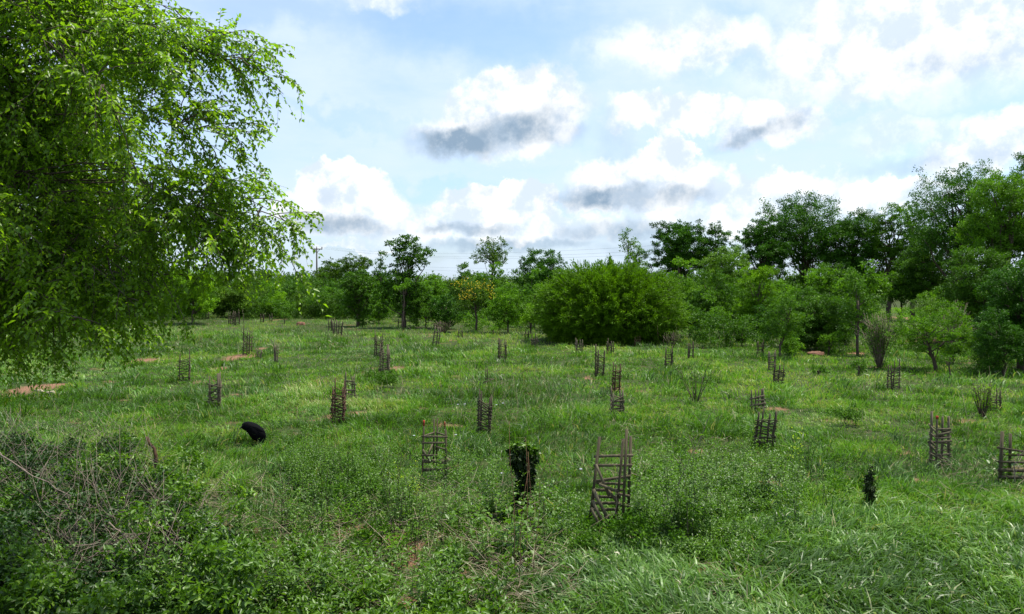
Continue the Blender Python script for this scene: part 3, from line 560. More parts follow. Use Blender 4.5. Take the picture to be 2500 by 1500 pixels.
# scrub that fills the space between the trunks, and the far wood
def scrub(name, label, cat, n, y0, y1, xw, h, L, mat, seed, cond=None, kind='stuff', hmax=1.0, cov=2.8, vb=0.):
    rg = np.random.default_rng(seed); C = []
    while len(C) < n:
        y = y0+(y1-y0)*rg.random(); x = (rg.random()*2-1)*xw*y
        if cond and not cond(x/y*F+1250, y): continue
        g = float(gz(x, y)); top = max(h, hmax*(.55+.65*vn(x, y, 5.0, seed))); k = max(1, int(top/h*1.1))
        for q in range(k):
            r = h*(.45+.5*rg.random()); C.append((np.array([x+rg.normal(0, .5*h*(k > 1)), y+rg.normal(0, .5*h*(k > 1)), g+max(r*.6, (q+.6)/k*top-r*.5)]), r))
    A = sum(math.pi*r*r for _, r in C); nn = int(cov*A/(.5*L*L*.55))
    V, P, v = crown_leaves(rg, C, min(nn, 330000), L, .55, .85, .45, vb, 20)
    o = mk(name, V, P, LM[mat], None, v); tag(o, label, cat, kind=kind)
clear = lambda px, y: not (2130 < px < 2290 and y < 95)
scrub('undergrowth', 'dark green scrub filling the gaps between the background trees', 'scrub', 330, 84, 118, .95, 1.2, .21, 'mid', 11, lambda px, y: clear(px, y), hmax=4.4, vb=-.05)
scrub('undergrowth', 'lighter scrub mixed into the background trees', 'scrub', 110, 82, 110, .95, 1.1, .20, 'light', 15, lambda px, y: clear(px, y), hmax=3.6, vb=-.12)
scrub('undergrowth', 'light green scrub along the far edge of the meadow', 'scrub', 170, 61, 74, .95, .6, .14, 'light', 12, lambda px, y: clear(px, y) and px > 1000 and px < 2900, hmax=1.4, vb=-.1)
scrub('undergrowth', 'low scrub along the far left edge of the meadow', 'scrub', 230, 78, 92, .95, .95, .16, 'mid', 18, lambda px, y: 200 < px < 1330, hmax=3.2)
scrub('undergrowth', 'dark scrub clumps along the left and centre treeline', 'scrub', 70, 76, 90, .95, .9, .16, 'olive', 19, lambda px, y: 200 < px < 1330, hmax=2.6)
scrub('undergrowth', 'rich green thicket rising behind the meadow on the right', 'scrub', 130, 60, 82, 1.1, 1.2, .16, 'mid', 13, lambda px, y: px > 1640 and clear(px, y) and px < 3100, hmax=5.0)
scrub('undergrowth', 'bright leafy thicket patches on the right', 'scrub', 60, 55, 78, 1.1, 1.0, .15, 'light', 16, lambda px, y: px > 1640 and clear(px, y) and px < 3100, hmax=4.0, vb=-.05)
scrub('undergrowth', 'low dark scrub at the right-hand meadow edge', 'scrub', 70, 44, 56, 1.1, .7, .12, 'mid', 17, lambda px, y: px > 1700 and not (2130 < px < 2300) and px < 3100, hmax=1.8)
# ------------------------------------------------------------------ the overhanging tree at the left
def overhang():
    rg = np.random.default_rng(101); base = np.array([-7.4, 8.9, float(gz(-7.4, 8.9))])
    root = thing('overhanging_tree', 'large bright leafy tree overhanging the whole left side of the view, twigs drooping', 'tree', base)
    fork = np.array([-6.9, 8.6, 4.2]); W = Acc()
    tp = np.array([base-[0, 0, .1], base+[.1, 0, .9], base+[.05, -.1, 2.0], base+[.2, -.15, 3.1], fork, fork+[.3, .2, 1.4], fork+[.2, .1, 3.0]])
    V, Q = tubes(tp[None], np.array([[.24, .20, .18, .16, .14, .11, .05]]), 10); W.add(V, Q)
    # limb ends: px, py, distance, end droop, density
    ends = [(455, 30, 7.6), (420, -60, 7.8), (380, 60, 7.2), (560, 130, 7.7), (600, 95, 7.9), (690, 185, 7.8), (520, 200, 7.2), (590, 330, 7.3), (670, 400, 7.7),
            (650, 470, 8.0), (720, 520, 7.8), (760, 560, 7.6), (640, 540, 7.2), (700, 610, 7.7), (560, 540, 7.6), (600, 590, 8.0), (520, 600, 7.4), (480, 650, 7.8), (520, 690, 7.5), (455, 720, 7.4), (430, 780, 7.6),
            (370, 820, 7.4), (330, 850, 7.2), (300, 870, 7.6), (240, 860, 7.4), (190, 900, 7.4), (140, 900, 7.6), (80, 900, 7.4), (20, 930, 7.6), (-60, 900, 7.4)]
    for _ in range(110):
        px = rg.uniform(-420, 520); py = rg.uniform(-330, 800)
        if px > 330-abs(py-300)*.15 and rg.random() < .86: continue
        if py > 450 and px > 520-(py-450)*.8: continue
        ends.append((px, py, rg.uniform(6.6, 9.6)))
    for _ in range(34): ends.append((rg.uniform(-300, 330), rg.uniform(200, 760), rg.uniform(9.2, 10.8)))
    for _ in range(46): ends.append((rg.uniform(-350, 340), rg.uniform(330, 770), rg.uniform(7.8, 10.2)))
    for _ in range(16): ends.append((rg.uniform(-100, 330), rg.uniform(-100, 330), rg.uniform(7.8, 10.2)))
    twP = []; twR = []; sh_s = []; sh_d = []; sh_l = []; 
    limbs = []; k = 9; q = np.linspace(0, 1, k)[:, None]
    ends += [(715, 150, 7.6), (700, 330, 7.6), (800, 545, 7.5), (770, 600, 7.7), (700, 640, 7.6)]
    for (px, py, d) in ends:
        if px > 380: px -= 40 + (max(0, 330-py)*.12 if px < 650 else 0) + (42 if px > 600 else 0) + (45 if py > 600 else 0)
        if py > 790: py -= 105
        e = np.array(at(px, py, d)); t = rg.random(); s = fork*(1-t)+(fork+[.25, .15, 2.4])*t if py < 420 else tp[3]*(1-t)+fork*t
        L = np.linalg.norm(e-s); mid = s*.45+e*.55+np.array([0, 0, .20*L+ (.25 if py > 400 else .1)])+rg.normal(0, .12, 3)
        p = s*(1-q)**2+mid*2*q*(1-q)+e*q**2; p[1:-1] += rg.normal(0, .03, (k-2, 3)); limbs.append(p)
    limbs = np.array(limbs); V, Q = tubes(limbs, (np.linspace(1, .10, k)**1.8*.022+.002)[None], 5); W.add(V, Q)
    # second order branches
    B = []; BR = []; kb = 6; qb = np.linspace(0, 1, kb)
    for li, p in enumerate(limbs):
        nb = (10 if li < 30 or li > len(limbs)-6 else 12)
        for j in range(nb):
            u = rg.uniform(.50, 1.0)**.6; i = u*(k-1); i0 = int(min(i, k-2)); s = p[i0]*(1-i+i0)+p[i0+1]*(i-i0); tan = nrm(p[i0+1]-p[i0])
            dd = nrm(tan*.6+rg.normal(0, .62, 3)+[.1, 0, .12]); L = rg.uniform(.22, .68)*(1.0 if u < .95 else .7)
            pts = s+dd*L*qb[:, None]+np.array([0, 0, -1])*(.26*L*qb[:, None]**2)+rg.normal(0, .008, (kb, 3)); B.append(pts)
    B = np.array(B); V, Q = tubes(B, np.linspace(.0065, .0022, kb)[None], 4); W.add(V, Q)
    # shoots
    ns = 8; n = len(B)*ns; bi = np.repeat(np.arange(len(B)), ns); u = rg.uniform(.15, 1, n); i = u*(kb-1); i0 = np.minimum(i.astype(int), kb-2); f = (i-i0)[:, None]
    s = B[bi, i0]*(1-f)+B[bi, i0+1]*f; tan = nrm(B[bi, i0+1]-B[bi, i0]); dd = nrm(tan*.8+rg.normal(0, .6, (n, 3))+[0, 0, -.12]); L = rg.uniform(.14, .36, n)
    ks = 4; qs = np.linspace(0, 1, ks)[None, :, None]
    SH = s[:, None]+dd[:, None]*L[:, None, None]*qs+np.array([0, 0, -1])*(.36*L[:, None, None]*qs**2)
    V, Q = tubes(SH, np.linspace(.0020, .0010, ks)[None], 3); W.add(V, Q)
    W.build('trunk', BARK, root, False, base)
    # leaves: two ranks along each shoot
    m = 11; uu = (np.linspace(.08, 1, m)[None]+rg.normal(0, .02, (n, m))).clip(.02, 1); i = uu*(ks-1); i0 = np.minimum(i.astype(int), ks-2); f = (i-i0)[..., None]; rows = np.arange(n)[:, None]
    P = SH[rows, i0]*(1-f)+SH[rows, i0+1]*f; Tn = nrm(SH[rows, i0+1]-SH[rows, i0]); side = nrm(np.cross(Tn, np.array([0, 0, 1.0])+rg.normal(0, .25, (n, 1, 3))))
    sg = np.where(np.arange(m) % 2 == 0, 1.0, -1.0)[None, :, None]
    D = nrm(Tn*.55+side*sg*.85+np.array([0, 0, -.35])+rg.normal(0, .22, Tn.shape)); N = nrm(np.array([0, 0, 1.0])+rg.normal(0, .42, Tn.shape))
    P = P.reshape(-1, 3); D = D.reshape(-1, 3); N = N.reshape(-1, 3); nl = len(P)
    keep = rg.random(nl) < .9; P = P[keep]; D = D[keep]; N = N[keep]
    v = np.clip(np.repeat(rg.normal(.48, .13, n), m)[keep]+rg.normal(0, .15, len(P)), 0, 1)
    V, Q, vv = leaf_geo(P, D, N,   .058*rg.uniform(.42, 1.3, len(P)), .033*rg.uniform(.75, 1.2, len(P)), v)
    mk('crown', V-base, Q, LM['near'], root, vv)
overhang()
# ------------------------------------------------------------------ tree guards
GUARDS = [
 # px, base, top, width, posts, bars, lean, wood, label
 (453, 932, 857, 36, 3, 13, .02, 'WOOD', 'round-woven tree guard with dense mossy base, leftmost standing clear of the overhanging leaves'),
 (524, 994, 914, 36, 4, 10, .0, 'WOODG', 'grey plank tree guard with doubled right post, nearest one under the left tree'),
 (604, 864, 797, 24, 4, 12, .03, 'WOOD', 'ladder-like tree guard on bare red soil with one much taller left post'),
 (565, 790, 761, 14, 4, 7, 0, 'WOOD', 'small dark tree guard, left one of the far pair below the flat-topped thorn bush'),
 (579, 792, 757, 16, 4, 9, .0, 'WOOD', 'small bleached tree guard, right one of the far pair below the flat-topped thorn bush'),
 (507, 777, 762, 11, 3, 4, 0, 'WOOD', 'tiny far tree guard alone in the grass at far left'),
 (641, 786, 768, 11, 3, 4, 0, 'WOOD', 'tiny far tree guard left of the orange soil patch'),
 (662, 784, 767, 10, 3, 4, 0, 'WOOD', 'tiny far tree guard standing on the orange soil patch'),
 (808, 806, 780, 12, 3, 6, -.05, 'WOOD', 'left one of three far tree guards huddled together'),
 (819, 815, 781, 12, 4, 8, 0, 'WOODG', 'middle one of three far tree guards huddled together'),
 (830, 817, 783, 12, 3, 7, .08, 'WOOD', 'right one of three far tree guards huddled together'),
 (925, 868, 814, 26, 4, 10, 0, 'WOOD', 'rear one of two overlapping tree guards left of centre'),
 (940, 911, 843, 29, 4, 11, .0, 'WOODG', 'front one of two overlapping tree guards left of centre, square with grey slab'),
 (826, 1033, 930, 36, 4, 20, .02, 'WOODR', 'reddish-brown tree guard with many zigzag rods between two straight poles'),
 (856, 968, 911, 30, 3, 5, 0, 'WOODG', 'weathered tree guard of three stout posts with few rails, half behind the zigzag one'),
 (1063, 842, 799, 21, 3, 9, .12, 'WOODG', 'far tree guard leaning to the right in open grass, centre-left'),
 (1124, 828, 804, 14, 3, 6, 0, 'WOOD', 'small far tree guard below the blossom tree'),
 (1227, 875, 828, 24, 4, 8, 0, 'WOOD', 'tree guard with thick dark left post, between blossom tree and feathery bush'),
 (1286, 828, 804, 13, 3, 6, .05, 'WOOD', 'small pale tree guard under the left flank of the feathery bush'),
 (1305, 845, 817, 18, 3, 5, .02, 'WOOD', 'broken bark-filled tree guard at the left foot of the feathery bush'),
 (1413, 861, 828, 19, 4, 7, .0, 'WOODG', 'pale square tree guard standing before the black base of the feathery bush'),
 (1489, 865, 828, 19, 4, 8, 0, 'WOOD', 'brown square tree guard before the feathery bush, behind the one with a tall left post'),
 (1464, 917, 845, 25, 4, 10, .03, 'WOOD', 'dark tree guard with tall pointed left post in front of the feathery bush'),
 (1556, 844, 821, 17, 3, 5, 0, 'WOODR', 'half-hidden tree guard in the shade under the feathery bush'),
 (1633, 897, 847, 24, 4, 9, 0, 'WOOD', 'tree guard with leaves growing from its top, right of the feathery bush'),
 (1684, 876, 836, 19, 3, 4, .02, 'WOOD', 'thin-poled tree guard overgrown with pale weeds, right of the leaf-topped one'),
 (1501, 958, 888, 28, 3, 13, .04, 'WOODR', 'twisted reddish tree guard, upper one of two in line right of centre'),
 (1507, 1014, 951, 36, 4, 10, .0, 'WOODG', 'tree guard with bright loose sticks, lower one of two in line right of centre'),
 (1856, 865, 832, 17, 4, 7, 0, 'WOOD', 'small dark tree guard left of the crooked sapling'),
 (1884, 903, 857, 22, 4, 7, 0, 'WOODG', 'grey tree guard round the foot of the crooked sapling'),
 (1898, 938, 889, 28, 3, 14, .08, 'WOOD', 'tangled stick tree guard in front of the crooked sapling'),
 (1849, 1004, 951, 33, 4, 6, 0, 'WOODG', 'open tree guard with broad grey plank on the right, above a leaning one'),
 (1862, 1092, 1000, 50, 4, 13, .10, 'WOOD', 'leaning zigzag tree guard half swallowed by weeds, right of centre'),
 (2180, 948, 880, 31, 4, 11, .02, 'WOOD', 'neat ladder-like tree guard in open grass at right'),
 (2427, 1003, 951, 31, 4, 8, 0, 'WOOD', 'faded tree guard in front of the right-edge shade'),
 (2294, 1135, 1014, 48, 4, 11, .0, 'WOODG', 'tall ladder-shaped tree guard with red-tipped left post, right foreground'),
 (1182, 1054, 955, 39, 4, 14, .03, 'WOOD', 'tidy tree guard of sloping rails left of the hanging dark vine, centre'),
 (978, 799, 778, 14, 3, 3, 0, 'WOOD', 'low broken tree guard at the foot of the tallest dark tree'),
]
MATS = {'WOOD': WOOD, 'WOODG': WOODG, 'WOODR': WOODR}
def guard(px, base, top, w, npost, nbar, lean, mat, label):
    rg = np.random.default_rng(int(px*3+base)); g = G(px, base+2); d = g.y; m = d/F; W = w*m*.70; H = (base+2-top)*m*1.07; mt = MATS[mat]
    root = thing('tree_guard', label, 'tree guard', g, 'stick tree guards scattered over the meadow'); small = (base-top) < 44
    yaw = rg.uniform(-.35, .35); pr = max(.017, .017+.008*rg.random())*(1.0 if d < 30 else 1+ (d-30)*.012)
    if npost == 4: cs = [(-.5, -.35), (.5, -.35), (.42, .4), (-.42, .4)]
    else: cs = [(-.5, -.28), (.5, -.22), (.12, .45)]
    cs = [(W*(a*math.cos(yaw)-b*math.sin(yaw)), W*(a*math.sin(yaw)+b*math.cos(yaw))) for a, b in cs]
    topsx = []; A = Acc(); col = []
    tall = rg.integers(0, len(cs))
    for i, (x, y) in enumerate(cs):
        h = H*(rg.uniform(.78, .96) if i != tall else 1.0)
        if 'tall left' in label or 'taller left' in label or 'tall pointed left' in label: h = H*(1.0 if i == 0 else .80)
        tx = x+lean*H+rg.normal(0, .02*H); ty = y+rg.normal(0, .02*H)
        q = np.linspace(0, 1, 5)[:, None]; p = np.array([x, y, -.12])*(1-q)+np.array([tx, ty, h])*q; p[1:-1] += rg.normal(0, .006, (3, 3))
        topsx.append(p); V, Q = tubes(p[None], np.linspace(pr*1.15, pr*.85, 5)[None]*rg.uniform(.8, 1.35), 6)
        if small: A.add(V, Q)
        else:
            o = mk('post', V, Q, mt, root, np.full(len(V), .5))
            if 'red-tipped' in label and i == 0:
                V, Q = tubes(np.array([[p[4]-[0, 0, .055], p[4]+[0, 0, .004]]]), np.full((1, 2), pr*1.25), 6); mk('painted_tip', V, Q, RED, o, np.full(len(V), .5))
    faces = [(0, 1), (1, 2), (2, 3), (3, 0)] if npost == 4 else [(0, 1), (1, 2), (2, 0)]
    zig = 'zigzag' in label; plank = mat == 'WOODG' and not small
    for fi, (a, b) in enumerate(faces):
        nb = nbar if fi == 0 else max(2, int(nbar*.65))
        for j in range(nb):
            t = (.06+.74*((j+.5)/nb)**1.12)+rg.normal(0, .008); t = min(t, .82)
            def pt(i, tt): P = topsx[i]; z = tt*4; k = int(min(z, 3)); return P[k]*(1-z+k)+P[k+1]*(z-k)
            s_ = rg.normal(0, .022) if not zig else (.028 if j % 2 else -.028)
            if 'sloping' in label: s_ = .02
            A0 = pt(a, t+s_*.9); B0 = pt(b, t-s_*.9); dd = nrm(B0-A0); ov = rg.uniform(.02, .06)*(W/.25)
            out = nrm(np.cross(dd, [0, 0, 1])); off = out*pr*(1.25 if fi != 2 else 1.25)
            A0 = A0-dd*ov+off; B0 = B0+dd*ov+off
            if plank and rg.random() < .6:
                V, Q = box_between(A0, B0, rg.uniform(.03, .05), .014)
            else:
                md = (A0+B0)/2+rg.normal(0, .008, 3); V, Q = tubes(np.array([[A0, md, B0]]), np.array([[.0135, .012, .0095]])*rg.uniform(.75, 1.3)*(1 if d < 30 else 1+(d-30)*.012), 5)
            if small: A.add(V, Q)
            else: mk('crossbar', V, Q, mt, root, np.full(len(V), .5))
    if 'thick dark left post' in label or 'grey slab' in label or 'broad grey plank' in label or 'doubled right' in label:
        k = 0 if 'left post' in label else 1; x, y = cs[k]; V, Q = box_between([x*(.9 if k else 1), y+.02, -.05], [x*.8+lean*H, y+.04, H*.97], .035, .075*W/.3, up=(0, 1, 0)); mk('slab', V, Q, mt, root, np.full(len(V), .5))
    if small: A.build('frame', mt, root)
    return root
for g in GUARDS: guard(*g)
def plank_guard(name_px, base_py, label, posts, planks, tips=(), mt=WOODG, extra_leaf=None):
    g = G(name_px, base_py); d0 = g.y; root = thing('tree_guard', label, 'tree guard', g, 'sawn timber tree guards in the foreground'); O = np.array(g)
    P3 = lambda p: np.array(at(p[0], p[1], d0+p[2]))-O
    for i, (a, b, w) in enumerate(posts):
        V, Q = box_between(P3(a), P3(b), w*d0/F, w*.7*d0/F, up=(0, 1, 0)); o = mk('post', V, Q, WOOD, root, np.full(len(V), .5))
        if i in tips:
            t = P3(b); bq = P3(a); u = nrm(t-bq); V, Q = box_between(t-u*.10, t+u*.004, w*1.06*d0/F, w*.76*d0/F, up=(0, 1, 0)); mk('painted_tip', V, Q, RED, o, np.full(len(V), .5))
    for (a, b, w) in planks:
        V, Q = box_between(P3(a), P3(b), w*d0/F, .016); mk('plank', V, Q, mt, root, np.full(len(V), .5))
    return root
plank_guard(1483, 1293, 'tallest nearest tree guard of grey sawn planks with crossed diagonal boards, right of centre',
 [((1437, 1298, -.10), (1464, 1067, 0), 9), ((1520, 1290, -.16), (1530, 1049, -.08), 8.5), ((1533, 1280, .16), (1540, 1066, .2), 9), ((1500, 1300, .02), (1522, 1072, .05), 8), ((1446, 1290, .3), (1450, 1195, .3), 8)],
 [((1450, 1115, -.04), (1546, 1112, .1), 6.5), ((1449, 1137, -.04), (1543, 1136, .1), 6.5), ((1452, 1176, .12), (1540, 1162, .16), 7), ((1456, 1180, .2), (1524, 1182, .2), 6), ((1448, 1197, .22), (1520, 1197, .22), 7), ((1444, 1213, .22), (1516, 1214, .22), 7),
  ((1442, 1229, .24), (1514, 1229, .24), 7), ((1440, 1245, .24), (1512, 1244, .24), 7), ((1440, 1262, .24), (1512, 1262, .24), 7),
  ((1455, 1134, -.16), (1487, 1212, -.14), 6.5), ((1463, 1183, -.19), (1510, 1201, -.14), 7), ((1482, 1193, -.12), (1508, 1228, -.10), 7), ((1448, 1195, -.15), (1492, 1284, -.24), 8), ((1446, 1222, -.19), (1478, 1290, -.27), 7), ((1443, 1240, -.23), (1468, 1294, -.29), 7),
  ((1506, 1205, -.1), (1538, 1212, .14), 7), ((1504, 1230, -.1), (1536, 1236, .14), 7)])
plank_guard(1060, 1166, 'square plank tree guard with red-tipped posts, overgrown with weeds, left of centre foreground',
 [((1031, 1168, -.1), (1035, 1027, -.1), 5.5), ((1090, 1165, -.1), (1088, 1050, -.1), 7), ((1058, 1140, .25), (1060, 1024, .25), 5), ((1066, 1138, .3), (1068, 1023, .3), 5), ((1088, 1110, .2), (1086, 1030, .2), 4)],
 [((1029, 1066, -.13), (1093, 1067, -.13), 4.5), ((1029, 1082, -.15), (1090, 1081, -.13), 4.5), ((1031, 1066, -.1), (1061, 1056, .22), 3.5), ((1065, 1056, .22), (1090, 1064, -.08), 3.5), ((1029, 1112, -.16), (1068, 1112, -.13), 4), ((1032, 1098, -.18), (1046, 1122, -.18), 5),
  ((1056, 1085, .1), (1044, 1114, -.1), 5), ((1062, 1090, .12), (1089, 1098, .1), 3.5), ((1030, 1126, -.13), (1092, 1128, -.13), 10), ((1033, 1148, -.13), (1096, 1146, -.1), 8), ((1090, 1120, -.16), (1099, 1126, .1), 9)], tips=(0, 4))
plank_guard(2452, 1186, 'heavy two-post timber tree guard with single long rail at the right edge',
 [((2441, 1190, 0), (2447, 1054, 0), 7.5), ((2464, 1180, .3), (2467, 1059, .3), 6.5), ((2512, 1190, .1), (2510, 1065, .1), 7)],
 [((2434, 1093, -.05), (2515, 1105, -.02), 5), ((2436, 1128, -.05), (2512, 1130, -.02), 5), ((2436, 1148, -.05), (2512, 1150, -.02), 8), ((2446, 1110, .3), (2512, 1112, .15), 5), ((2438, 1166, -.05), (2510, 1166, -.02), 8)], mt=WOOD)
plank_guard(1192, 938, 'remains of a grey tree guard, two upright sticks over collapsed rails, centre',
 [((1186, 942, 0), (1186, 898, 0), 3), ((1190, 942, .05), (1190, 899, .05), 3)], [((1172, 936, 0), (1206, 926, 0), 2), ((1188, 925, 0), (1208, 926, .1), 2), ((1180, 930, -.1), (1202, 936, .1), 2)])
# single poles, stump, log
def pole_thing(name, label, cat, a, b, d, r, mt, tip=None):
    g = at(a[0], a[1], d); p0 = np.array(g); p1 = np.array(at(b[0], b[1], d+.1)); root_z = float(gz(g.x, g.y))
    k = 7; q = np.linspace(0, 1, k)[:, None]; rg = np.random.default_rng(int(a[0])); p = p0*(1-q)+p1*q; p[1:-1] += rg.normal(0, r*.5, (k-2, 3)); p[:, 0] += np.sin(q[:, 0]*math.pi)*r*1.2
    V, Q = tubes(p[None], (r*(1-.35*q[:, 0])*(1+.15*rg.normal(0, 1, k)))[None], 8); o = mk(name, V-p0, Q, mt, None, np.full(len(V), .5), False); o.location = p0; tag(o, label, cat); return o
pole_thing('stake', 'thin stake with pale top standing right of the far pair of tree guards', 'stake', (594, 790), (593, 756), 3.6*F/100, .028, WOODG)
gb = G(385, 1150); pole_thing('leaning_post', 'rotten brown post leaning left out of the weeds in the left foreground', 'post', (387, 1160), (357, 1067), gb.y, .042, WOODR)
gl = G(140, 965)
lg = pole_thing('felled_log', 'pale felled log lying by the red soil under the left tree', 'log', (158, 962), (85, 953), gl.y, .062, PALE)
def lumps(name, label, cat, px, py, w, h, mt, seed, n=1, kind=None, rough=.25):
    rg = np.random.default_rng(seed); g = G(px, py); m = g.y/F; A = Acc()
    for _ in range(n):
        nu, nv = 14, 9; th = np.linspace(0, 2*math.pi, nu, endpoint=False); ph = np.linspace(.02, 1.45, nv)
        TH, PH = np.meshgrid(th, ph, indexing='ij'); rr = 1+rough*(rg.random(TH.shape)-.5)*2*np.sin(PH)
        o = rg.normal(0, .25, 2)*w*m/2 if n > 1 else (0, 0)
        X = np.cos(TH)*np.sin(PH)*w*m/2*rr+o[0]; Y = np.sin(TH)*np.sin(PH)*w*m/2.4*rr+o[1]; Z = np.cos(PH)*h*m*rr-.03
        i, j = np.meshgrid(np.arange(nu), np.arange(nv-1), indexing='ij'); a = i*nv+j; b = ((i+1) % nu)*nv+j
        A.add(np.stack([X, Y, Z], -1).reshape(-1, 3), [np.stack([a, a+1, b+1, b], -1).reshape(-1, 4), np.array([[x*nv for x in range(nu)]])])
    ob = A.build(name, mt, None, False); ob.location = g; tag(ob, label, cat); return ob
lumps('soil_mound', 'small red soil mound with greenery on it, below the low dark bush at far left', 'mound', 734, 794, 22, 9, SOIL, 5, 2)
lumps('pale_stump', 'pale cut stump end poking out of the weeds beside the leaning post', 'stump', 394, 1160, 18, 18, PALE, 8)
lumps('soil_mound', 'red earth bank behind the spreading thorny tree', 'mound', 2265, 835, 80, 16, SOIL, 9, 2)
lumps('soil_mound', 'reddish earth heap below the black-based bush', 'mound', 1985, 868, 36, 12, SOIL, 12, 2)
# ------------------------------------------------------------------ power line
def power():
    d = 200.0; b = at(774, 730, d); g0 = float(gz(b.x, b.y)); O = np.array([b.x, b.y, g0]); root = thing('power_pole', 'slim dark wooden power pole with short crossarm on the left horizon', 'utility pole', O)
    H = at(774, 605, d).z-g0
    V, Q = tubes(np.array([[[0, 0, -.3], [0, 0, H*.5], [0, 0, H]]]), np.array([[.24, .20, .15]]), 8); mk('pole', V, Q, POLE, root, np.full(len(V), .5))
    dirn = nrm(np.array([122.0, 87.0, 0])); tips = []
    for z, hw, nm in ((H-.35, 1.45, 'crossarm'),):
        V, Q = box_between(-dirn*hw+[0, 0, z], dirn*hw+[0, 0, z], .22, .2); mk(nm, V, Q, POLE, root, np.full(len(V), .5))
        for s in (-1, 1):
            p = dirn*hw*s*.95+[0, 0, z+.1]; V, Q = tubes(np.array([[p, p+[0, 0, .25], p+[0, 0, .55]]]), np.array([[.10, .14, .08]]), 8); mk('insulator', V, Q, INS, root, np.full(len(V), .5)); tips.append(p+[0, 0, .55])
        V, Q = box_between([0, 0, z-1.0], dirn*hw*.55+[0, 0, z-.1], .1, .08); mk('brace', V, Q, POLE, root, np.full(len(V), .5))
        V, Q = box_between([0, 0, z-1.0], -dirn*hw*.55+[0, 0, z-.1], .1, .08); mk('brace', V, Q, POLE, root, np.full(len(V), .5))
    V, Q = tubes(np.array([[[0, 0, H], [0, 0, H+.35]]]), np.array([[.09, .06]]), 6); mk('insulator', V, Q, INS, root, np.full(len(V), .5))
    # far pole to the right, outside the frame, carries the same wires
    P2 = np.array([74.0, 29.0, 0]); P2[2] = float(gz(*P2[:2])); H2 = 13.0
    r2 = thing('power_pole', 'wooden power pole outside the right edge carrying the same wires', 'utility pole', P2)
    V, Q = tubes(np.array([[[0, 0, -.3], [0, 0, H2]]]), np.array([[.17, .12]]), 10); mk('pole', V, Q, POLE, r2, np.full(len(V), .5))
    V, Q = box_between(-dirn*1.4+[0, 0, H2-.35], dirn*1.4+[0, 0, H2-.35], .14, .12); mk('crossarm', V, Q, POLE, r2, np.full(len(V), .5))
    V, Q = box_between(-dirn*.7+[0, 0, H2-2.8], dirn*.7+[0, 0, H2-2.8], .14, .12); mk('crossarm', V, Q, POLE, r2, np.full(len(V), .5))
    lab = ['topmost thin wire of the power line crossing the sky in front of the dark grove', 'second wire from the top of the power line, just below the topmost', 'third wire of the upper trio of the power line', 'upper wire of the low pair under the main power line', 'lowest wire of the power line, lower one of the low pair']
    spec = [(-1.38, .1, 0, 5.0), (0, .35, .35, 4.6), (1.38, .1, 0, 5.3), (-.35, -2.45, -2.45, 4.4), (.35, -2.75, -2.6, 4.8)]
    for i, (o, z1, z2, sag) in enumerate(spec):
        a = O+dirn*o+[0, 0, H+z1]; bb = P2+dirn*o+[0, 0, H2+z2]; a0 = a*1.0
        q = np.linspace(0, 1, 90)[:, None]; p = a*(1-q)+bb*q; p[:, 2] -= 4*sag*(q*(1-q))[:, 0]
        dist = np.linalg.norm(p-[0, 0, CH], axis=1)
        V, Q = tubes(p[None], np.full((1, 90), .010), 4); w = mk('power_wire', V-a0, Q, WIRE, None, np.full(len(V), .5)); w.location = a0; tag(w, lab[i], 'wire', 'wires of the power line')
power()
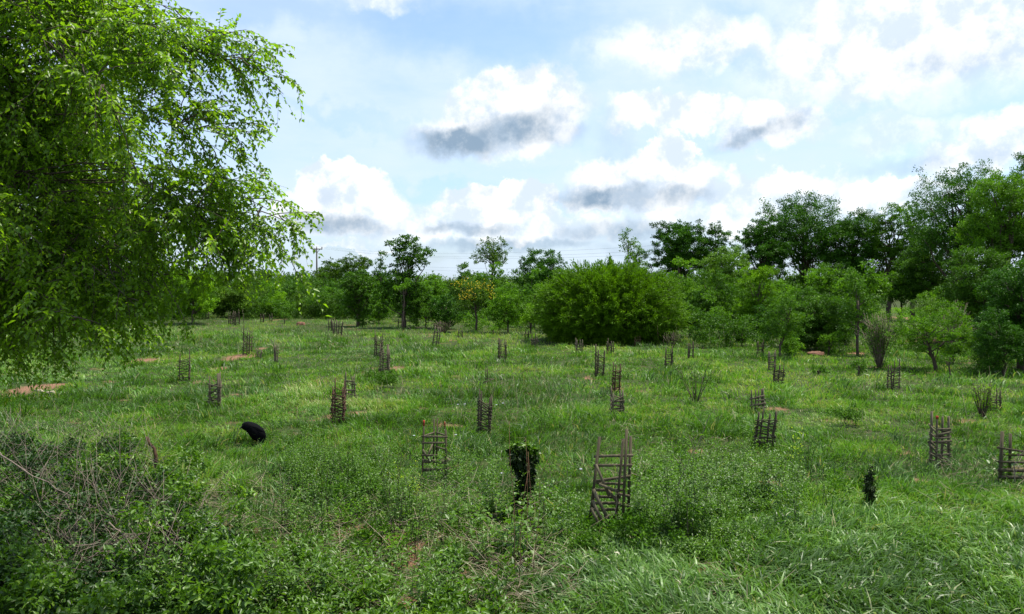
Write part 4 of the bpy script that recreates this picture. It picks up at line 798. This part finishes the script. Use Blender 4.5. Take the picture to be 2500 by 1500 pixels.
# ------------------------------------------------------------------ black bird
def bird():
    g = G(630, 1086); d = g.y; root = thing('black_bird', 'big jet-black hunched bird sitting low in the grass, head to the left, left foreground', 'bird', g)
    O = np.array(g); P = lambda x, y, o=0: np.array(at(x, y, d+o))-O
    ax = [(590, 1042), (594, 1041), (600, 1040), (608, 1042), (617, 1048), (626, 1056), (634, 1064), (640, 1072), (644, 1079)]
    ra = [3, 9, 12, 13.5, 16, 18, 17, 12, 6]; n = 20; rg = np.random.default_rng(4)
    pts = np.array([P(*a) for a in ax]); m = d/F; rad = np.array(ra)*m
    V, Q = tubes(pts[None], rad[None], n); V = V+rg.normal(0, .006, V.shape); A = Acc(); A.add(V, Q); body = A.build('body', BLACKF, root, True)
    md = body.modifiers.new('s', 'SUBSURF'); md.levels = 1; md.render_levels = 1
    V, Q = tubes(np.array([[P(592, 1043, -.02), P(586, 1046, -.03), P(583, 1050, -.03)]]), np.array([[.020, .013, .002]]), 8); mk('beak', V, Q, BEAK, root, np.full(len(V), .5))
    for s, nm in ((-1, 'wing'), (1, 'wing')):
        A = Acc()
        for i in range(16):
            t = i/15; a = P(606+t*14, 1040+t*16, s*(.125+.02*t)); b = P(645+rg.normal(0, 2.5)+4*(1-t)-t*6, 1062+t*24+rg.normal(0, 2), s*(.13-.03*t)); b = b+rg.normal(0, .022, 3)+np.array([.018, 0, -.012]); L = np.linalg.norm(b-a)
            V, Q, v = leaf_geo(a[None], (b-a)[None], np.array([[0, s*1.0, .3]]), [L], [.085], np.array([.5]), fold=.1*s, droop=0); A.add(V, Q, v)
        A.build(nm, BLACKF, root)
    A = Acc()
    for i in range(7):
        a = P(632, 1064, 0); b = P(630+i*2.6+rg.normal(0, .6), 1087+rg.normal(0, 1.5)-abs(i-3), (i-3)*.012); V, Q, v = leaf_geo(a[None], (b-a)[None], np.array([[0, -1.0, .2]]), [np.linalg.norm(b-a)], [.045], np.array([.5]), droop=0); A.add(V, Q, v)
    A.build('tail', BLACKF, root)
    for s in (-.04, .04):
        V, Q = tubes(np.array([[P(628, 1070, s), P(626, 1080, s), P(627, 1092, s)]]), np.array([[.012, .008, .006]]), 6); mk('leg', V, Q, BEAK, root, np.full(len(V), .5))
    for s in (-1, 1):
        c = P(592.5, 1039.5, s*.07); V, Q = tubes(np.array([[c-[0, .004, 0], c+[0, .004, 0]]]), np.full((1, 2), .006), 8); mk('eye', V, Q, INS, root, np.full(len(V), .5))
bird()
scrub('far_wood', 'far wooded plain closing the horizon behind the trees', 'woodland', 420, 150, 260, 1.3, 4.2, .55, 'olive', 14)
# ------------------------------------------------------------------ broad-leaved weeds
def weeds_geo(rg, pos, H, nst, L, Wr=.5, spread=.35, nodes=9, stem_r=.004, droop=.25, spk=.25, lo=.12, vb=0., per=2, scat=0.):
    """leafy stalks: pos (n,3) plant feet, H (n) heights -> (stem V,P),(leaf V,P,v)"""
    n = len(pos); pi = np.repeat(np.arange(n), nst); m = len(pi); k = 5; q = np.linspace(0, 1, k)[None, :, None]
    a = rg.random(m)*2*math.pi; sp = spread*rg.random(m)**.7; h = H[pi]*rg.uniform(.6, 1.05, m)
    E = np.stack([np.cos(a)*sp*h, np.sin(a)*sp*h, h], 1); b = rg.normal(0, 1, (m, 3))*[1, 1, 0]*(.02+.22*spread*H[pi][:, None])
    P = pos[pi][:, None]+b[:, None]+E[:, None]*q*np.array([1, 1, 1])+rg.normal(0, .012, (m, k, 3))*H[pi][:, None, None]*2*q
    P[..., :2] -= (E[:, None]*(q-q*q)*.5)[..., :2]
    SV, SP = tubes(P, np.linspace(stem_r, stem_r*.4, k)[None], 3)
    u = np.linspace(lo, 1, nodes)[None]+rg.normal(0, .02, (m, nodes)); u = u.clip(0, .999); i = u*(k-1); i0 = np.minimum(i.astype(int), k-2); f = (i-i0)[..., None]; r = np.arange(m)[:, None]
    C = P[r, i0]*(1-f)+P[r, i0+1]*f
    C = np.repeat(C[:, :, None], per, 2)+(rg.normal(0, 1, (m, nodes, per, 3))*[1, 1, .5])*(scat*H[pi])[:, None, None, None]; az0 = rg.random((m, 1, 1))*6.28+np.arange(nodes)[None, :, None]*1.57+np.arange(per)[None, None]*6.283/per+rg.normal(0, .3, C.shape[:3])
    el0 = np.repeat((u*.9-.15)[:, :, None], per, 2)+rg.normal(0, .28, C.shape[:3])
    D = np.stack([np.cos(az0)*np.cos(el0), np.sin(az0)*np.cos(el0), np.sin(el0)], -1); LL = L*rg.uniform(.55, 1.15, C.shape[:3])*(1.15-.5*u)[:, :, None]
    C = C+D*LL[..., None]*.25
    Np = np.stack([-np.cos(az0)*np.sin(el0), -np.sin(az0)*np.sin(el0), np.cos(el0)], -1)+rg.normal(0, .2, D.shape)
    C = C.reshape(-1, 3); D = D.reshape(-1, 3); Np = Np.reshape(-1, 3); LL = LL.ravel(); kp = rg.random(len(C)) < .88
    v = np.clip(.45+vb+np.repeat(rg.normal(0, .1, m), nodes*per)+rg.normal(0, .15, len(C))+.12*np.repeat(u.ravel(), per), 0, 1)
    return (SV, SP), leaf_geo(C[kp], D[kp], Np[kp], LL[kp], LL[kp]*Wr, v[kp], fold=.18, droop=droop)
def weed_field(name, label, boxes, H, nst, L, mat, seed, cat='weeds', **kw):
    rg = np.random.default_rng(seed); pos = []
    for (x0, y0, x1, y1, n) in boxes:
        for _ in range(n):
            px_, py_ = rg.uniform(x0, x1), rg.uniform(y0, y1)
            if py_ > 1040 and ((abs(px_-1062) < 48 and 1165 < py_ < 1290) or (abs(px_-1490) < 75 and 1296 < py_ < 1360) or (abs(px_-615) < 55 and 1084 < py_ < 1190) or (abs(px_-2123) < 40 and py_ > 1235)): continue
            g = G(px_, py_)
            if bare(g.x, g.y) < .4+.5*rg.random() and fb(g.x, g.y, 1.1, seed) > .36: pos.append(g[:])
    pos = np.array(pos); h = H*rg.uniform(.45, 1.15, len(pos))
    (SV, SP), (LV, LP, lv) = weeds_geo(rg, pos, h, nst, L, **kw); A = Acc(); A.add(SV, SP, .15); A.add(LV, LP, lv)
    o = A.build(name, LM[mat], None); tag(o, label, cat, kind='stuff'); return o
def thicket(name, label, boxes, r0, h, L, Wr, mat, seed, holes=(), vb=0., dens=1.0, cat='weeds'):
    rg = np.random.default_rng(seed); C = []
    for (x0, y0, x1, y1, n) in boxes:
        for _ in range(n):
            px, py = rg.uniform(x0, x1), rg.uniform(y0, y1)
            if any(((px-a)/c)**2+((py-b)/d)**2 < 1 for a, b, c, d in holes): continue
            g = G(px, py)
            r = r0*rg.uniform(.5, 1.15); C.append((np.array([g.x, g.y, g.z+r*.5+h*rg.random()*fb(g.x, g.y, 1.3, seed)*1.6]), r))
    n = int(dens*sum(math.pi*r*r for _, r in C)*2.0/(.5*L*L*Wr))
    V, P, v = crown_leaves(rg, C, n, L, Wr, .8, .35, vb, 12, folded=True, sig=.30, droop=.15)
    o = mk(name, V, P, LM[mat], None, v); tag(o, label, cat, kind='stuff')
HOLES = [(235, 1400, 130, 85), (330, 1310, 90, 55), (90, 1200, 130, 50), (520, 1285, 70, 32), (100, 1330, 45, 28), (560, 1450, 30, 34), (40, 1180, 60, 22), (420, 1440, 40, 50)]
thicket('weeds', 'dense leafy weeds covering the left foreground', [(-300, 1150, 500, 1330, 120), (-350, 1300, 600, 1620, 210)], .17, .85, .080, .48, 'weed', 31, HOLES)
thicket('weeds', 'leaves coloured dark as painted shade deep in the left foreground thicket', [(-300, 1100, 330, 1250, 90), (-300, 1200, 440, 1350, 90), (-300, 1340, 600, 1600, 170)], .24, .30, .07, .55, 'weedshade', 30, (), dens=.8, vb=.1)  # shade of the thicket hollows put into the leaf colour
weed_field('weeds', 'leafy stalks rising out of the left foreground weeds', [(-250, 1120, 560, 1330, 70), (-300, 1300, 640, 1600, 110), (-200, 1060, 420, 1140, 60)], .55, 3, .080, 'weed', 39, Wr=.45, nodes=9, spread=.5)
weed_field('weeds', 'dense mint-like weeds along the bottom centre', [(600, 1380, 1240, 1600, 210), (1180, 1400, 1420, 1600, 40)], .42, 3, .105, 'weed', 32, Wr=.40, nodes=8, spread=.5)
thicket('weeds', 'leafy undergrowth along the bottom centre', [(600, 1380, 1240, 1600, 130)], .17, .2, .08, .45, 'weed', 45, [(985, 1385, 80, 55), (1020, 1490, 70, 40), (880, 1440, 50, 36), (1180, 1440, 50, 40), (620, 1440, 60, 50)])
weed_field('weeds', 'scattered weeds between the dark-stemmed stalks', [(560, 1100, 1250, 1370, 330), (300, 1040, 700, 1130, 60)], .26, 3, .060, 'weed', 33, Wr=.5, nodes=6, spread=.6)
weed_field('weeds', 'tall thin weed stalks in the middle foreground', [(700, 1150, 1260, 1330, 56), (1570, 1150, 1950, 1330, 40), (700, 1110, 960, 1230, 40)], .80, 4, .066, 'weed', 46, Wr=.5, nodes=20, spread=.35, scat=.03)
thicket('weeds', 'dark bushy herb clumps in the middle foreground', [(700, 1140, 960, 1250, 14), (1560, 1180, 1860, 1300, 9), (880, 1330, 1000, 1350, 5), (1380, 1290, 1700, 1360, 24), (2010, 1180, 2120, 1240, 6)], .16, .25, .055, .55, 'mid', 47, (), dens=.8)
weed_field('weeds', 'low leafy weeds round the tallest plank tree guard', [(1330, 1230, 1850, 1400, 330), (1540, 1120, 1900, 1290, 300), (1780, 1100, 1960, 1330, 120)], .30, 3, .060, 'weed', 34, Wr=.55, nodes=7, spread=.6)
weed_field('weeds', 'round-leaved bluish weeds left of the hanging dark vine', [(1080, 1210, 1360, 1420, 110)], .38, 2, .095, 'weed', 35, Wr=.85, nodes=5, spread=.4, vb=-.05)
weed_field('weeds', 'small herbs sprinkled among the meadow grass', [(100, 800, 2500, 900, 500), (0, 880, 2500, 1010, 1000), (0, 1000, 2500, 1180, 900), (1300, 1150, 2500, 1350, 260)], .17, 3, .055, 'light', 36, Wr=.6, nodes=5, spread=1.2, vb=-.12)
weed_field('weeds', 'darker herb patches in the meadow', [(100, 830, 2500, 1010, 700), (0, 1000, 2500, 1150, 420)], .20, 3, .055, 'mid', 37, Wr=.5, nodes=6, spread=1.1)
def stalk(name, label, px, base, top, wpx, nst, L, mat, smat, seed, nodes=12, Wr=.5, lo=.15, r=.005, group=None, per=2, tipmat=None, vb=0.):
    rg = np.random.default_rng(seed); g = G(px, base); m = g.y/F; H = (base-top)*m; root = thing(name, label, 'plant', g, group)
    (SV, SP), (LV, LP, lv) = weeds_geo(rg, np.zeros((1, 3)), np.array([H*1.05]), int(nst*1.7+.5), L*1.15, Wr, 1.35*wpx/2*m/H, int(nodes*(1.45 if 'shrub' in name else 1.25)), r*.8, .2, lo=lo, per=per, vb=vb, scat=.075 if 'shrub' in name else .03)
    mk('stem', SV, SP, smat, root, np.full(len(SV), .5))
    if tipmat:
        top_z = LV[:, 2].reshape(-1, 4).mean(1) > H*.72; F_ = LP[0].reshape(2, -1, 3); a = top_z
        keep = lambda msk: (LV.reshape(-1, 4, 3)[msk].reshape(-1, 3), lv.reshape(-1, 4)[msk].ravel())
        for nm, msk, mt in (('leaves', ~a, mat), ('young_leaves', a, tipmat)):
            V2, v2 = keep(msk); b = np.arange(msk.sum())[:, None]*4
            if len(V2): mk(nm, V2, [np.concatenate([b+[0, 1, 2], b+[0, 2, 3]])], LM[mt], root, v2)
    else: mk('leaves', LV, LP, LM[mat], root, lv)
    return root
STK = solidm('dark_stem', (.022, .020, .012), (.06, .05, .03), 30)
STG = solidm('green_stem', (.035, .055, .018), (.08, .10, .035), 30)
STR = solidm('reddish_stem', (.09, .045, .025), (.20, .11, .06), 30)
S_ = stalk
S_('dark_stalk', 'tall clump of nearly bare dark stems, centre-left foreground', 970, 1345, 1092, 110, 9, .045, 'weed', STK, 1, nodes=8, lo=.3, per=1)
S_('dark_stalk', 'bare dark stems leaning left above the left foreground weeds', 785, 1320, 1110, 110, 6, .04, 'weed', STK, 2, nodes=7, per=1)
S_('leafy_stalk', 'upright dark-leaved stalk clump below the zigzag tree guard', 845, 1210, 1032, 100, 8, .04, 'mid', STK, 3, nodes=22)
S_('leafy_stalk', 'slim leafy stalk clump right beside the black bird', 735, 1215, 1062, 90, 7, .038, 'mid', STK, 4, nodes=20)
S_('leafy_stalk', 'thin leafy stalks bending left just in front of the black bird tail', 668, 1185, 1072, 70, 4, .040, 'weed', STG, 5, nodes=14)
S_('yellow_herb', 'yellow-green tipped herb left of the red-tipped plank guard', 975, 1235, 1135, 60, 4, .05, 'weed', STG, 6, nodes=7, tipmat='lime')
S_('yellow_herb', 'yellow-green leafed herb touching the left foot of the red-tipped plank guard', 1020, 1215, 1150, 40, 3, .05, 'lime', STG, 7, nodes=5)
S_('leafy_stalk', 'weeds climbing through the red-tipped plank guard', 1078, 1178, 1092, 50, 5, .055, 'weed', STG, 8, nodes=12, Wr=.7)
S_('bare_stalk', 'single dark stem right of the red-tipped plank guard', 1090, 1260, 1030, 30, 2, .035, 'weed', STK, 9, nodes=8, per=1)
S_('leafy_stalk', 'tall leafy stalk between the hanging dark vine and the tallest plank guard', 1384, 1330, 1078, 55, 3, .045, 'weed', STG, 10, nodes=20, Wr=.6)
S_('red_stalk', 'long reddish stem forking upward right of the hanging dark vine', 1290, 1430, 1012, 110, 3, .03, 'weed', STR, 11, nodes=5, lo=.3, r=.007, per=1)
S_('leafy_shrub', 'leafy shrub hugging the right side of the tallest plank guard', 1560, 1300, 1130, 90, 8, .055, 'weed', STG, 12, nodes=14, Wr=.75)
S_('leafy_shrub', 'tall airy weed clump right of the tallest plank guard', 1610, 1315, 1050, 110, 5, .045, 'light', STG, 13, nodes=18, Wr=.7)
S_('leafy_shrub', 'dense head-high weed shrub, middle one right of the tallest plank guard', 1680, 1310, 1058, 160, 8, .050, 'weed', STG, 14, nodes=20, Wr=.65)
S_('leafy_shrub', 'dark leafed weed shrub, rightmost of the row right of the tallest plank guard', 1745, 1290, 1075, 110, 6, .045, 'weed', STG, 15, nodes=20, Wr=.6)
S_('bare_stalk', 'pair of bare thin stems before the row of weed shrubs', 1680, 1345, 1120, 40, 2, .03, 'weed', STK, 16, nodes=5, per=1, lo=.5)
S_('leafy_shrub', 'leafy shrub half covering the leaning zigzag tree guard', 1868, 1235, 1085, 90, 12, .055, 'weed', STG, 17, nodes=14, Wr=.75)
S_('yellow_herb', 'slim sapling topped with yellow-green leaves right of the leaning zigzag guard', 1940, 1290, 1058, 46, 3, .050, 'weed', STG, 18, nodes=12, Wr=.6, tipmat='lime')
S_('leafy_stalk', 'thin leafy stalk in the grass right of the yellow-topped sapling', 1975, 1165, 1052, 40, 3, .035, 'mid', STK, 19, nodes=14)
S_('leafy_stalk', 'dark upright weed in the open meadow right of centre', 1315, 1010, 915, 60, 6, .045, 'mid', STK, 20, nodes=12)
S_('leafy_stalk', 'straggly weed clump in mid meadow between centre guard and twisted guards', 1330, 1060, 960, 90, 7, .045, 'mid', STG, 21, nodes=12)
S_('leafy_shrub', 'weed shrub beside the left foreground leaning post', 300, 1150, 1030, 120, 12, .050, 'mid', STG, 22, nodes=14)
S_('leafy_shrub', 'broad leafy weed shrub at the bottom left corner', 60, 1480, 1290, 200, 16, .08, 'weed', STG, 23, nodes=12)
S_('leafy_shrub', 'dark mint-like weed shrub at the bottom, centre-left', 730, 1490, 1320, 220, 18, .085, 'weed', STK, 24, nodes=12, Wr=.42, vb=-.12)
S_('leafy_shrub', 'mint-like weed shrub at the bottom just left of the middle', 1060, 1500, 1350, 180, 14, .08, 'weed', STG, 25, nodes=12, Wr=.42)
S_('leafy_shrub', 'weed shrub at the bottom between the first third and the left corner', 400, 1500, 1290, 220, 16, .07, 'weed', STG, 26, nodes=12, Wr=.45, vb=-.06)
S_('leafy_shrub', 'round-leaved weed under the hanging dark vine', 1250, 1370, 1235, 110, 6, .10, 'weed', STG, 27, nodes=6, Wr=.85)
S_('leafy_stalk', 'thin stalk standing alone left of the ladder-shaped guard at right', 2225, 1165, 1020, 30, 2, .03, 'mid', STG, 28, nodes=8, per=1)
S_('vine_leaves', 'broad-leaved vine growing through the heavy timber guard at the right edge', 2462, 1180, 1095, 70, 7, .10, 'weed', STG, 29, nodes=6, Wr=.8)
S_('vine_leaves', 'bright leaves sprouting from the top of a right-hand tree guard', 1636, 892, 842, 22, 8, .07, 'light', STG, 30, nodes=8, lo=.5, Wr=.7)
S_('vine_leaves', 'green leaves spilling from the twisted reddish tree guard', 1494, 955, 880, 28, 8, .05, 'light', STG, 31, nodes=10, lo=.5, Wr=.7)
def dark_vine(name, label, blobs, base, stake, seed, L, top, mat='vinedark', vb=0.):
    rg = np.random.default_rng(seed); g = G(*base); d = g.y; root = thing(name, label, 'vine', g); O = np.array(g)
    cl = [(np.array(at(px+(stake[0]+4-px)*.22, py, d+rg.normal(0, .03))), r*.74*d/F) for px, py, r in blobs]
    V, P, v = crown_leaves(rg, cl, int(210*len(cl)), L, .55, 1, .9, .1+vb, 16, folded=True, sig=.32, droop=.9); mk('leaves', V-O, P, LM[mat], root, v)
    if top:
        cl = [(np.array(at(px, py, d)), r*d/F) for px, py, r in top]; V, P, v = crown_leaves(rg, cl, int(150*len(cl)), L, .5, 1, .3, 0, 14, folded=True, sig=.3, droop=.5); mk('young_leaves', V-O, P, LM['weed'], root, v)
    p0 = np.array(at(stake[0], stake[1]+14, d)); p1 = np.array(at(stake[2], stake[3], d)); V, Q = tubes(np.array([[p0, (p0+p1)/2+[.02, 0, 0], p1]])-O, np.array([[.022, .02, .014]]), 6); mk('stake', V, Q, WOOD, root, np.full(len(V), .5))
dark_vine('dark_vine', 'almost black clump of vine leaves on a stake, centre foreground', [(1262, 1110, 15), (1285, 1108, 17), (1302, 1118, 13), (1264, 1128, 15), (1290, 1130, 17), (1272, 1148, 14), (1295, 1150, 14), (1280, 1168, 15), (1292, 1172, 12), (1276, 1188, 12), (1290, 1190, 9), (1270, 1218, 11), (1262, 1226, 8), (1280, 1226, 8)],
          (1272, 1258), (1272, 1258, 1283, 1100), 41, .078, [(1262, 1096, 12), (1290, 1093, 14), (1308, 1110, 9)])
dark_vine('dark_vine', 'narrow black cone of creeper on a stub in the right foreground grass', [(2127, 1143, 5), (2125, 1152, 7), (2122, 1163, 9), (2121, 1175, 11), (2122, 1188, 13), (2123, 1201, 13), (2123, 1214, 13), (2124, 1227, 12)],
          (2123, 1246), (2123, 1246, 2127, 1140), 42, .036, [(2128, 1150, 9), (2132, 1185, 12)], vb=-.1)
# dead branches and dry stalks
def dead(name, label, px, base, pts, r, seed, ntw=12, mt=None, tl=.25):
    rg = np.random.default_rng(seed); g = G(px, base); O = np.array(g); root = thing(name, label, 'branch', g); P = np.array([np.array(at(a, b, g.y+o))-O for a, b, o in pts])
    # resample
    t = np.linspace(0, len(P)-1, 14); i0 = np.minimum(t.astype(int), len(P)-2); f = (t-i0)[:, None]; C = P[i0]*(1-f)+P[i0+1]*f; C[1:-1] += rg.normal(0, .012, (12, 3))
    V, Q = tubes(C[None], np.linspace(r, r*.3, 14)[None], 5); mk('branch', V, Q, mt or DEADW, root, np.full(len(V), .5))
    b = C[rg.integers(2, 13, ntw)]; dirs = nrm(rg.normal(0, 1, (ntw, 3))+nrm(C[-1]-C[0])*.8+[0, 0, .35]); L = tl*rg.uniform(.4, 1.2, (ntw, 1)); e = b+dirs*L; md = (b+e)/2+rg.normal(0, .03, (ntw, 3))
    tw = np.stack([b, md, e], 1); b2 = np.repeat(md, 2, 0); e2 = b2+nrm(rg.normal(0, 1, (ntw*2, 3))+[0, 0, .3])*L.repeat(2, 0)*.5; A = Acc()
    V, Q = tubes(tw, np.array([[r*.4, r*.28, r*.14]]), 3); A.add(V, Q); V, Q = tubes(np.stack([b2, (b2+e2)/2+rg.normal(0, .01, b2.shape), e2], 1), np.array([[r*.22, r*.16, r*.1]]), 3); A.add(V, Q); A.build('twigs', mt or DEADW, root)
D_ = dead
D_('dead_branch', 'pale dead branch arching over the dark hollow, left foreground', 250, 1430, [(150, 1420, -.1), (175, 1385, -.1), (240, 1350, 0), (300, 1305, 0), (390, 1300, .1)], .011, 1)
D_('dead_branch', 'upright whitish dead branch with crooked twigs, left foreground', 165, 1415, [(170, 1425, 0), (165, 1370, 0), (163, 1320, 0), (200, 1290, 0)], .014, 2)
D_('dead_branch', 'long dead stem sloping down right across the left foreground weeds', 260, 1300, [(0, 1110, .3), (90, 1165, .1), (180, 1215, 0), (290, 1270, -.1), (400, 1380, -.2)], .010, 3, 16)
D_('dead_branch', 'dead forked branch at the left edge', 40, 1200, [(0, 1105, 0), (25, 1150, 0), (40, 1220, 0), (30, 1320, 0)], .011, 4)
D_('dead_branch', 'dead stem lying right from the pale stump', 430, 1225, [(330, 1165, .1), (385, 1185, 0), (430, 1215, 0), (470, 1235, -.1)], .012, 5, 6)
D_('dead_branch', 'thin dead stems crossing above the bottom-left shrub', 330, 1440, [(265, 1275, 0), (320, 1330, 0), (355, 1400, 0), (390, 1460, 0)], .010, 6, 12)
D_('dead_branch', 'dry twigs stretched over the bare soil patch left of the dark stems', 545, 1300, [(480, 1240, 0), (520, 1262, 0), (560, 1290, 0), (600, 1265, 0)], .008, 7, 10)
D_('dead_branch', 'gnarled pale root-like stick at bottom centre', 1240, 1400, [(1215, 1385, 0), (1245, 1390, 0), (1270, 1372, 0), (1290, 1362, 0)], .013, 8, 5)
D_('dead_branch', 'short white dead stick at the bottom left corner', 95, 1500, [(70, 1472, 0), (100, 1485, 0), (135, 1500, 0)], .014, 9, 2)
D_('dead_branch', 'pale forked dry stalks rising out of the weed shrubs right of the plank guard', 1650, 1290, [(1640, 1300, 0), (1655, 1180, 0), (1700, 1090, 0), (1735, 1010, 0)], .008, 10, 9, tl=.35)
D_('dead_branch', 'pale dry stalk leaning left behind the weed shrubs', 1700, 1180, [(1710, 1180, 0), (1690, 1080, 0), (1672, 1020, 0)], .006, 11, 4)
D_('dead_branch', 'bleached vine curling over the heavy timber guard at the right edge', 2475, 1185, [(2480, 1190, -.2), (2475, 1140, -.2), (2490, 1110, -.2), (2515, 1090, -.2)], .011, 12, 8)
D_('dead_branch', 'thin bleached vine hanging down the tallest plank guard', 1500, 1290, [(1503, 1290, -.3), (1502, 1200, -.3), (1508, 1130, -.3), (1520, 1075, -.3)], .005, 13, 3, tl=.1)
D_('dead_branch', 'pale broken stick standing in the meadow left of the tidy centre guard', 1075, 975, [(1074, 978, 0), (1077, 955, 0), (1078, 938, 0)], .014, 14, 2, tl=.1)
def straw(name, label, boxes, seed, L=.35, r=.0028, up=.12, mat=None):
    rg = np.random.default_rng(seed); pos = []
    for (x0, y0, x1, y1, n) in boxes:
        for _ in range(n): pos.append(G(rg.uniform(x0, x1), rg.uniform(y0, y1))[:])
    pos = np.array(pos); n = len(pos); a = rg.random(n)*6.28; l = L*rg.uniform(.3, 1.2, n); d = np.stack([np.cos(a)*l, np.sin(a)*l, np.abs(rg.normal(0, up, n))*l*3], 1)
    p = pos+[0, 0, .02]+rg.random((n, 1))*[0, 0, .12 if name != 'dead_twigs' else .55]; V, Q = tubes(np.stack([p, p+d*.5+rg.normal(0, .02, (n, 3)), p+d], 1), np.array([[r, r*.8, r*.4]]), 3)
    o = mk(name, V, Q, mat or DRY, None, np.repeat(rg.random(n), 9)); tag(o, label, 'straw', kind='stuff')
straw('dry_straw', 'loose dry straw and dead stalks on the foreground ground', [(450, 1190, 1350, 1520, 2000), (-100, 1200, 500, 1520, 700), (1150, 1300, 1450, 1520, 260), (1650, 1380, 1850, 1520, 90), (2300, 1130, 2520, 1260, 160), (1500, 1000, 1800, 1200, 160)], 51, L=.42, r=.0034)
straw('dead_twigs', 'tangle of dead grey twigs over the left foreground weeds', [(-100, 1090, 400, 1300, 600), (60, 1290, 500, 1500, 420)], 52, L=.52, r=.0038, up=.30, mat=DEADW)
straw('dry_straw', 'tall pale dry grass stalks standing in the meadow', [(1000, 780, 1500, 830, 220), (1600, 820, 1800, 880, 160), (1100, 930, 1400, 1060, 260), (500, 850, 1000, 1050, 220), (2100, 950, 2450, 1100, 120)], 53, L=.20, r=.0035, up=.9)
# pale flowers
def flowers():
    rg = np.random.default_rng(61)
    for i, (px, py) in enumerate([(1118, 988), (1135, 987), (1113, 1062), (1011, 1064), (1418, 1146), (1753, 1185), (1672, 1176), (1226, 1156), (1212, 989), (1228, 985)]):
        g = G(px, py+22); g.z += .0; root = thing('wild_flower', 'small pale lilac flower open above the meadow grass', 'flower', g, 'pale wild flowers in the meadow'); H = 22*g.y/F
        V, Q = tubes(np.array([[[0, 0, 0], [.01, 0, H*.5], [0, 0, H]]]), np.array([[.004, .003, .002]]), 4); mk('stem', V, Q, STG, root, np.full(len(V), .5))
        n = 6; a = np.arange(n)*6.283/n; V, Q, v = leaf_geo(np.tile([[0, 0, H]], (n, 1)), np.stack([np.cos(a), np.sin(a), np.full(n, .4)], 1), np.tile([[0, 0, 1.]], (n, 1)), np.full(n, .035), np.full(n, .024), rg.random(n)); mk('petals', V, Q, LM['flower'], root, v)
flowers()

# more individual dark-stemmed plants in the middle foreground
S_('dark_stalk', 'three thin dark stems between the black bird and the tall bare-stemmed clump', 700, 1300, 1140, 60, 3, .035, 'weed', STK, 71, nodes=6, per=1, lo=.4)
S_('dark_stalk', 'fan of dark bare stems nearest the bare soil patch at bottom centre', 1005, 1370, 1150, 90, 4, .04, 'weed', STK, 72, nodes=6, per=1, lo=.4)
S_('dark_stalk', 'slanting pair of dark stems right of the tall bare-stemmed clump', 1105, 1330, 1130, 80, 2, .035, 'weed', STK, 73, nodes=6, per=1, lo=.4)
S_('dark_stalk', 'lone dark stem over the straw left of the tall bare-stemmed clump', 905, 1330, 1170, 36, 2, .035, 'weed', STK, 74, nodes=6, per=1, lo=.4)
S_('leafy_shrub', 'bright fresh-leaved low shrub among straw, centre-left foreground', 850, 1290, 1215, 90, 8, .06, 'light', STG, 75, nodes=6)
S_('leafy_shrub', 'fresh green low shrub at the foot of the tall bare-stemmed clump', 975, 1365, 1290, 100, 9, .07, 'light', STG, 76, nodes=6)
S_('dark_stalk', 'thin dark stems rising left of the tallest plank tree guard', 1340, 1345, 1140, 60, 3, .04, 'weed', STK, 77, nodes=7, per=1, lo=.3)
S_('leafy_stalk', 'wispy leafy stalk behind the yellow-topped sapling', 2010, 1250, 1120, 50, 3, .04, 'weed', STG, 78, nodes=12)
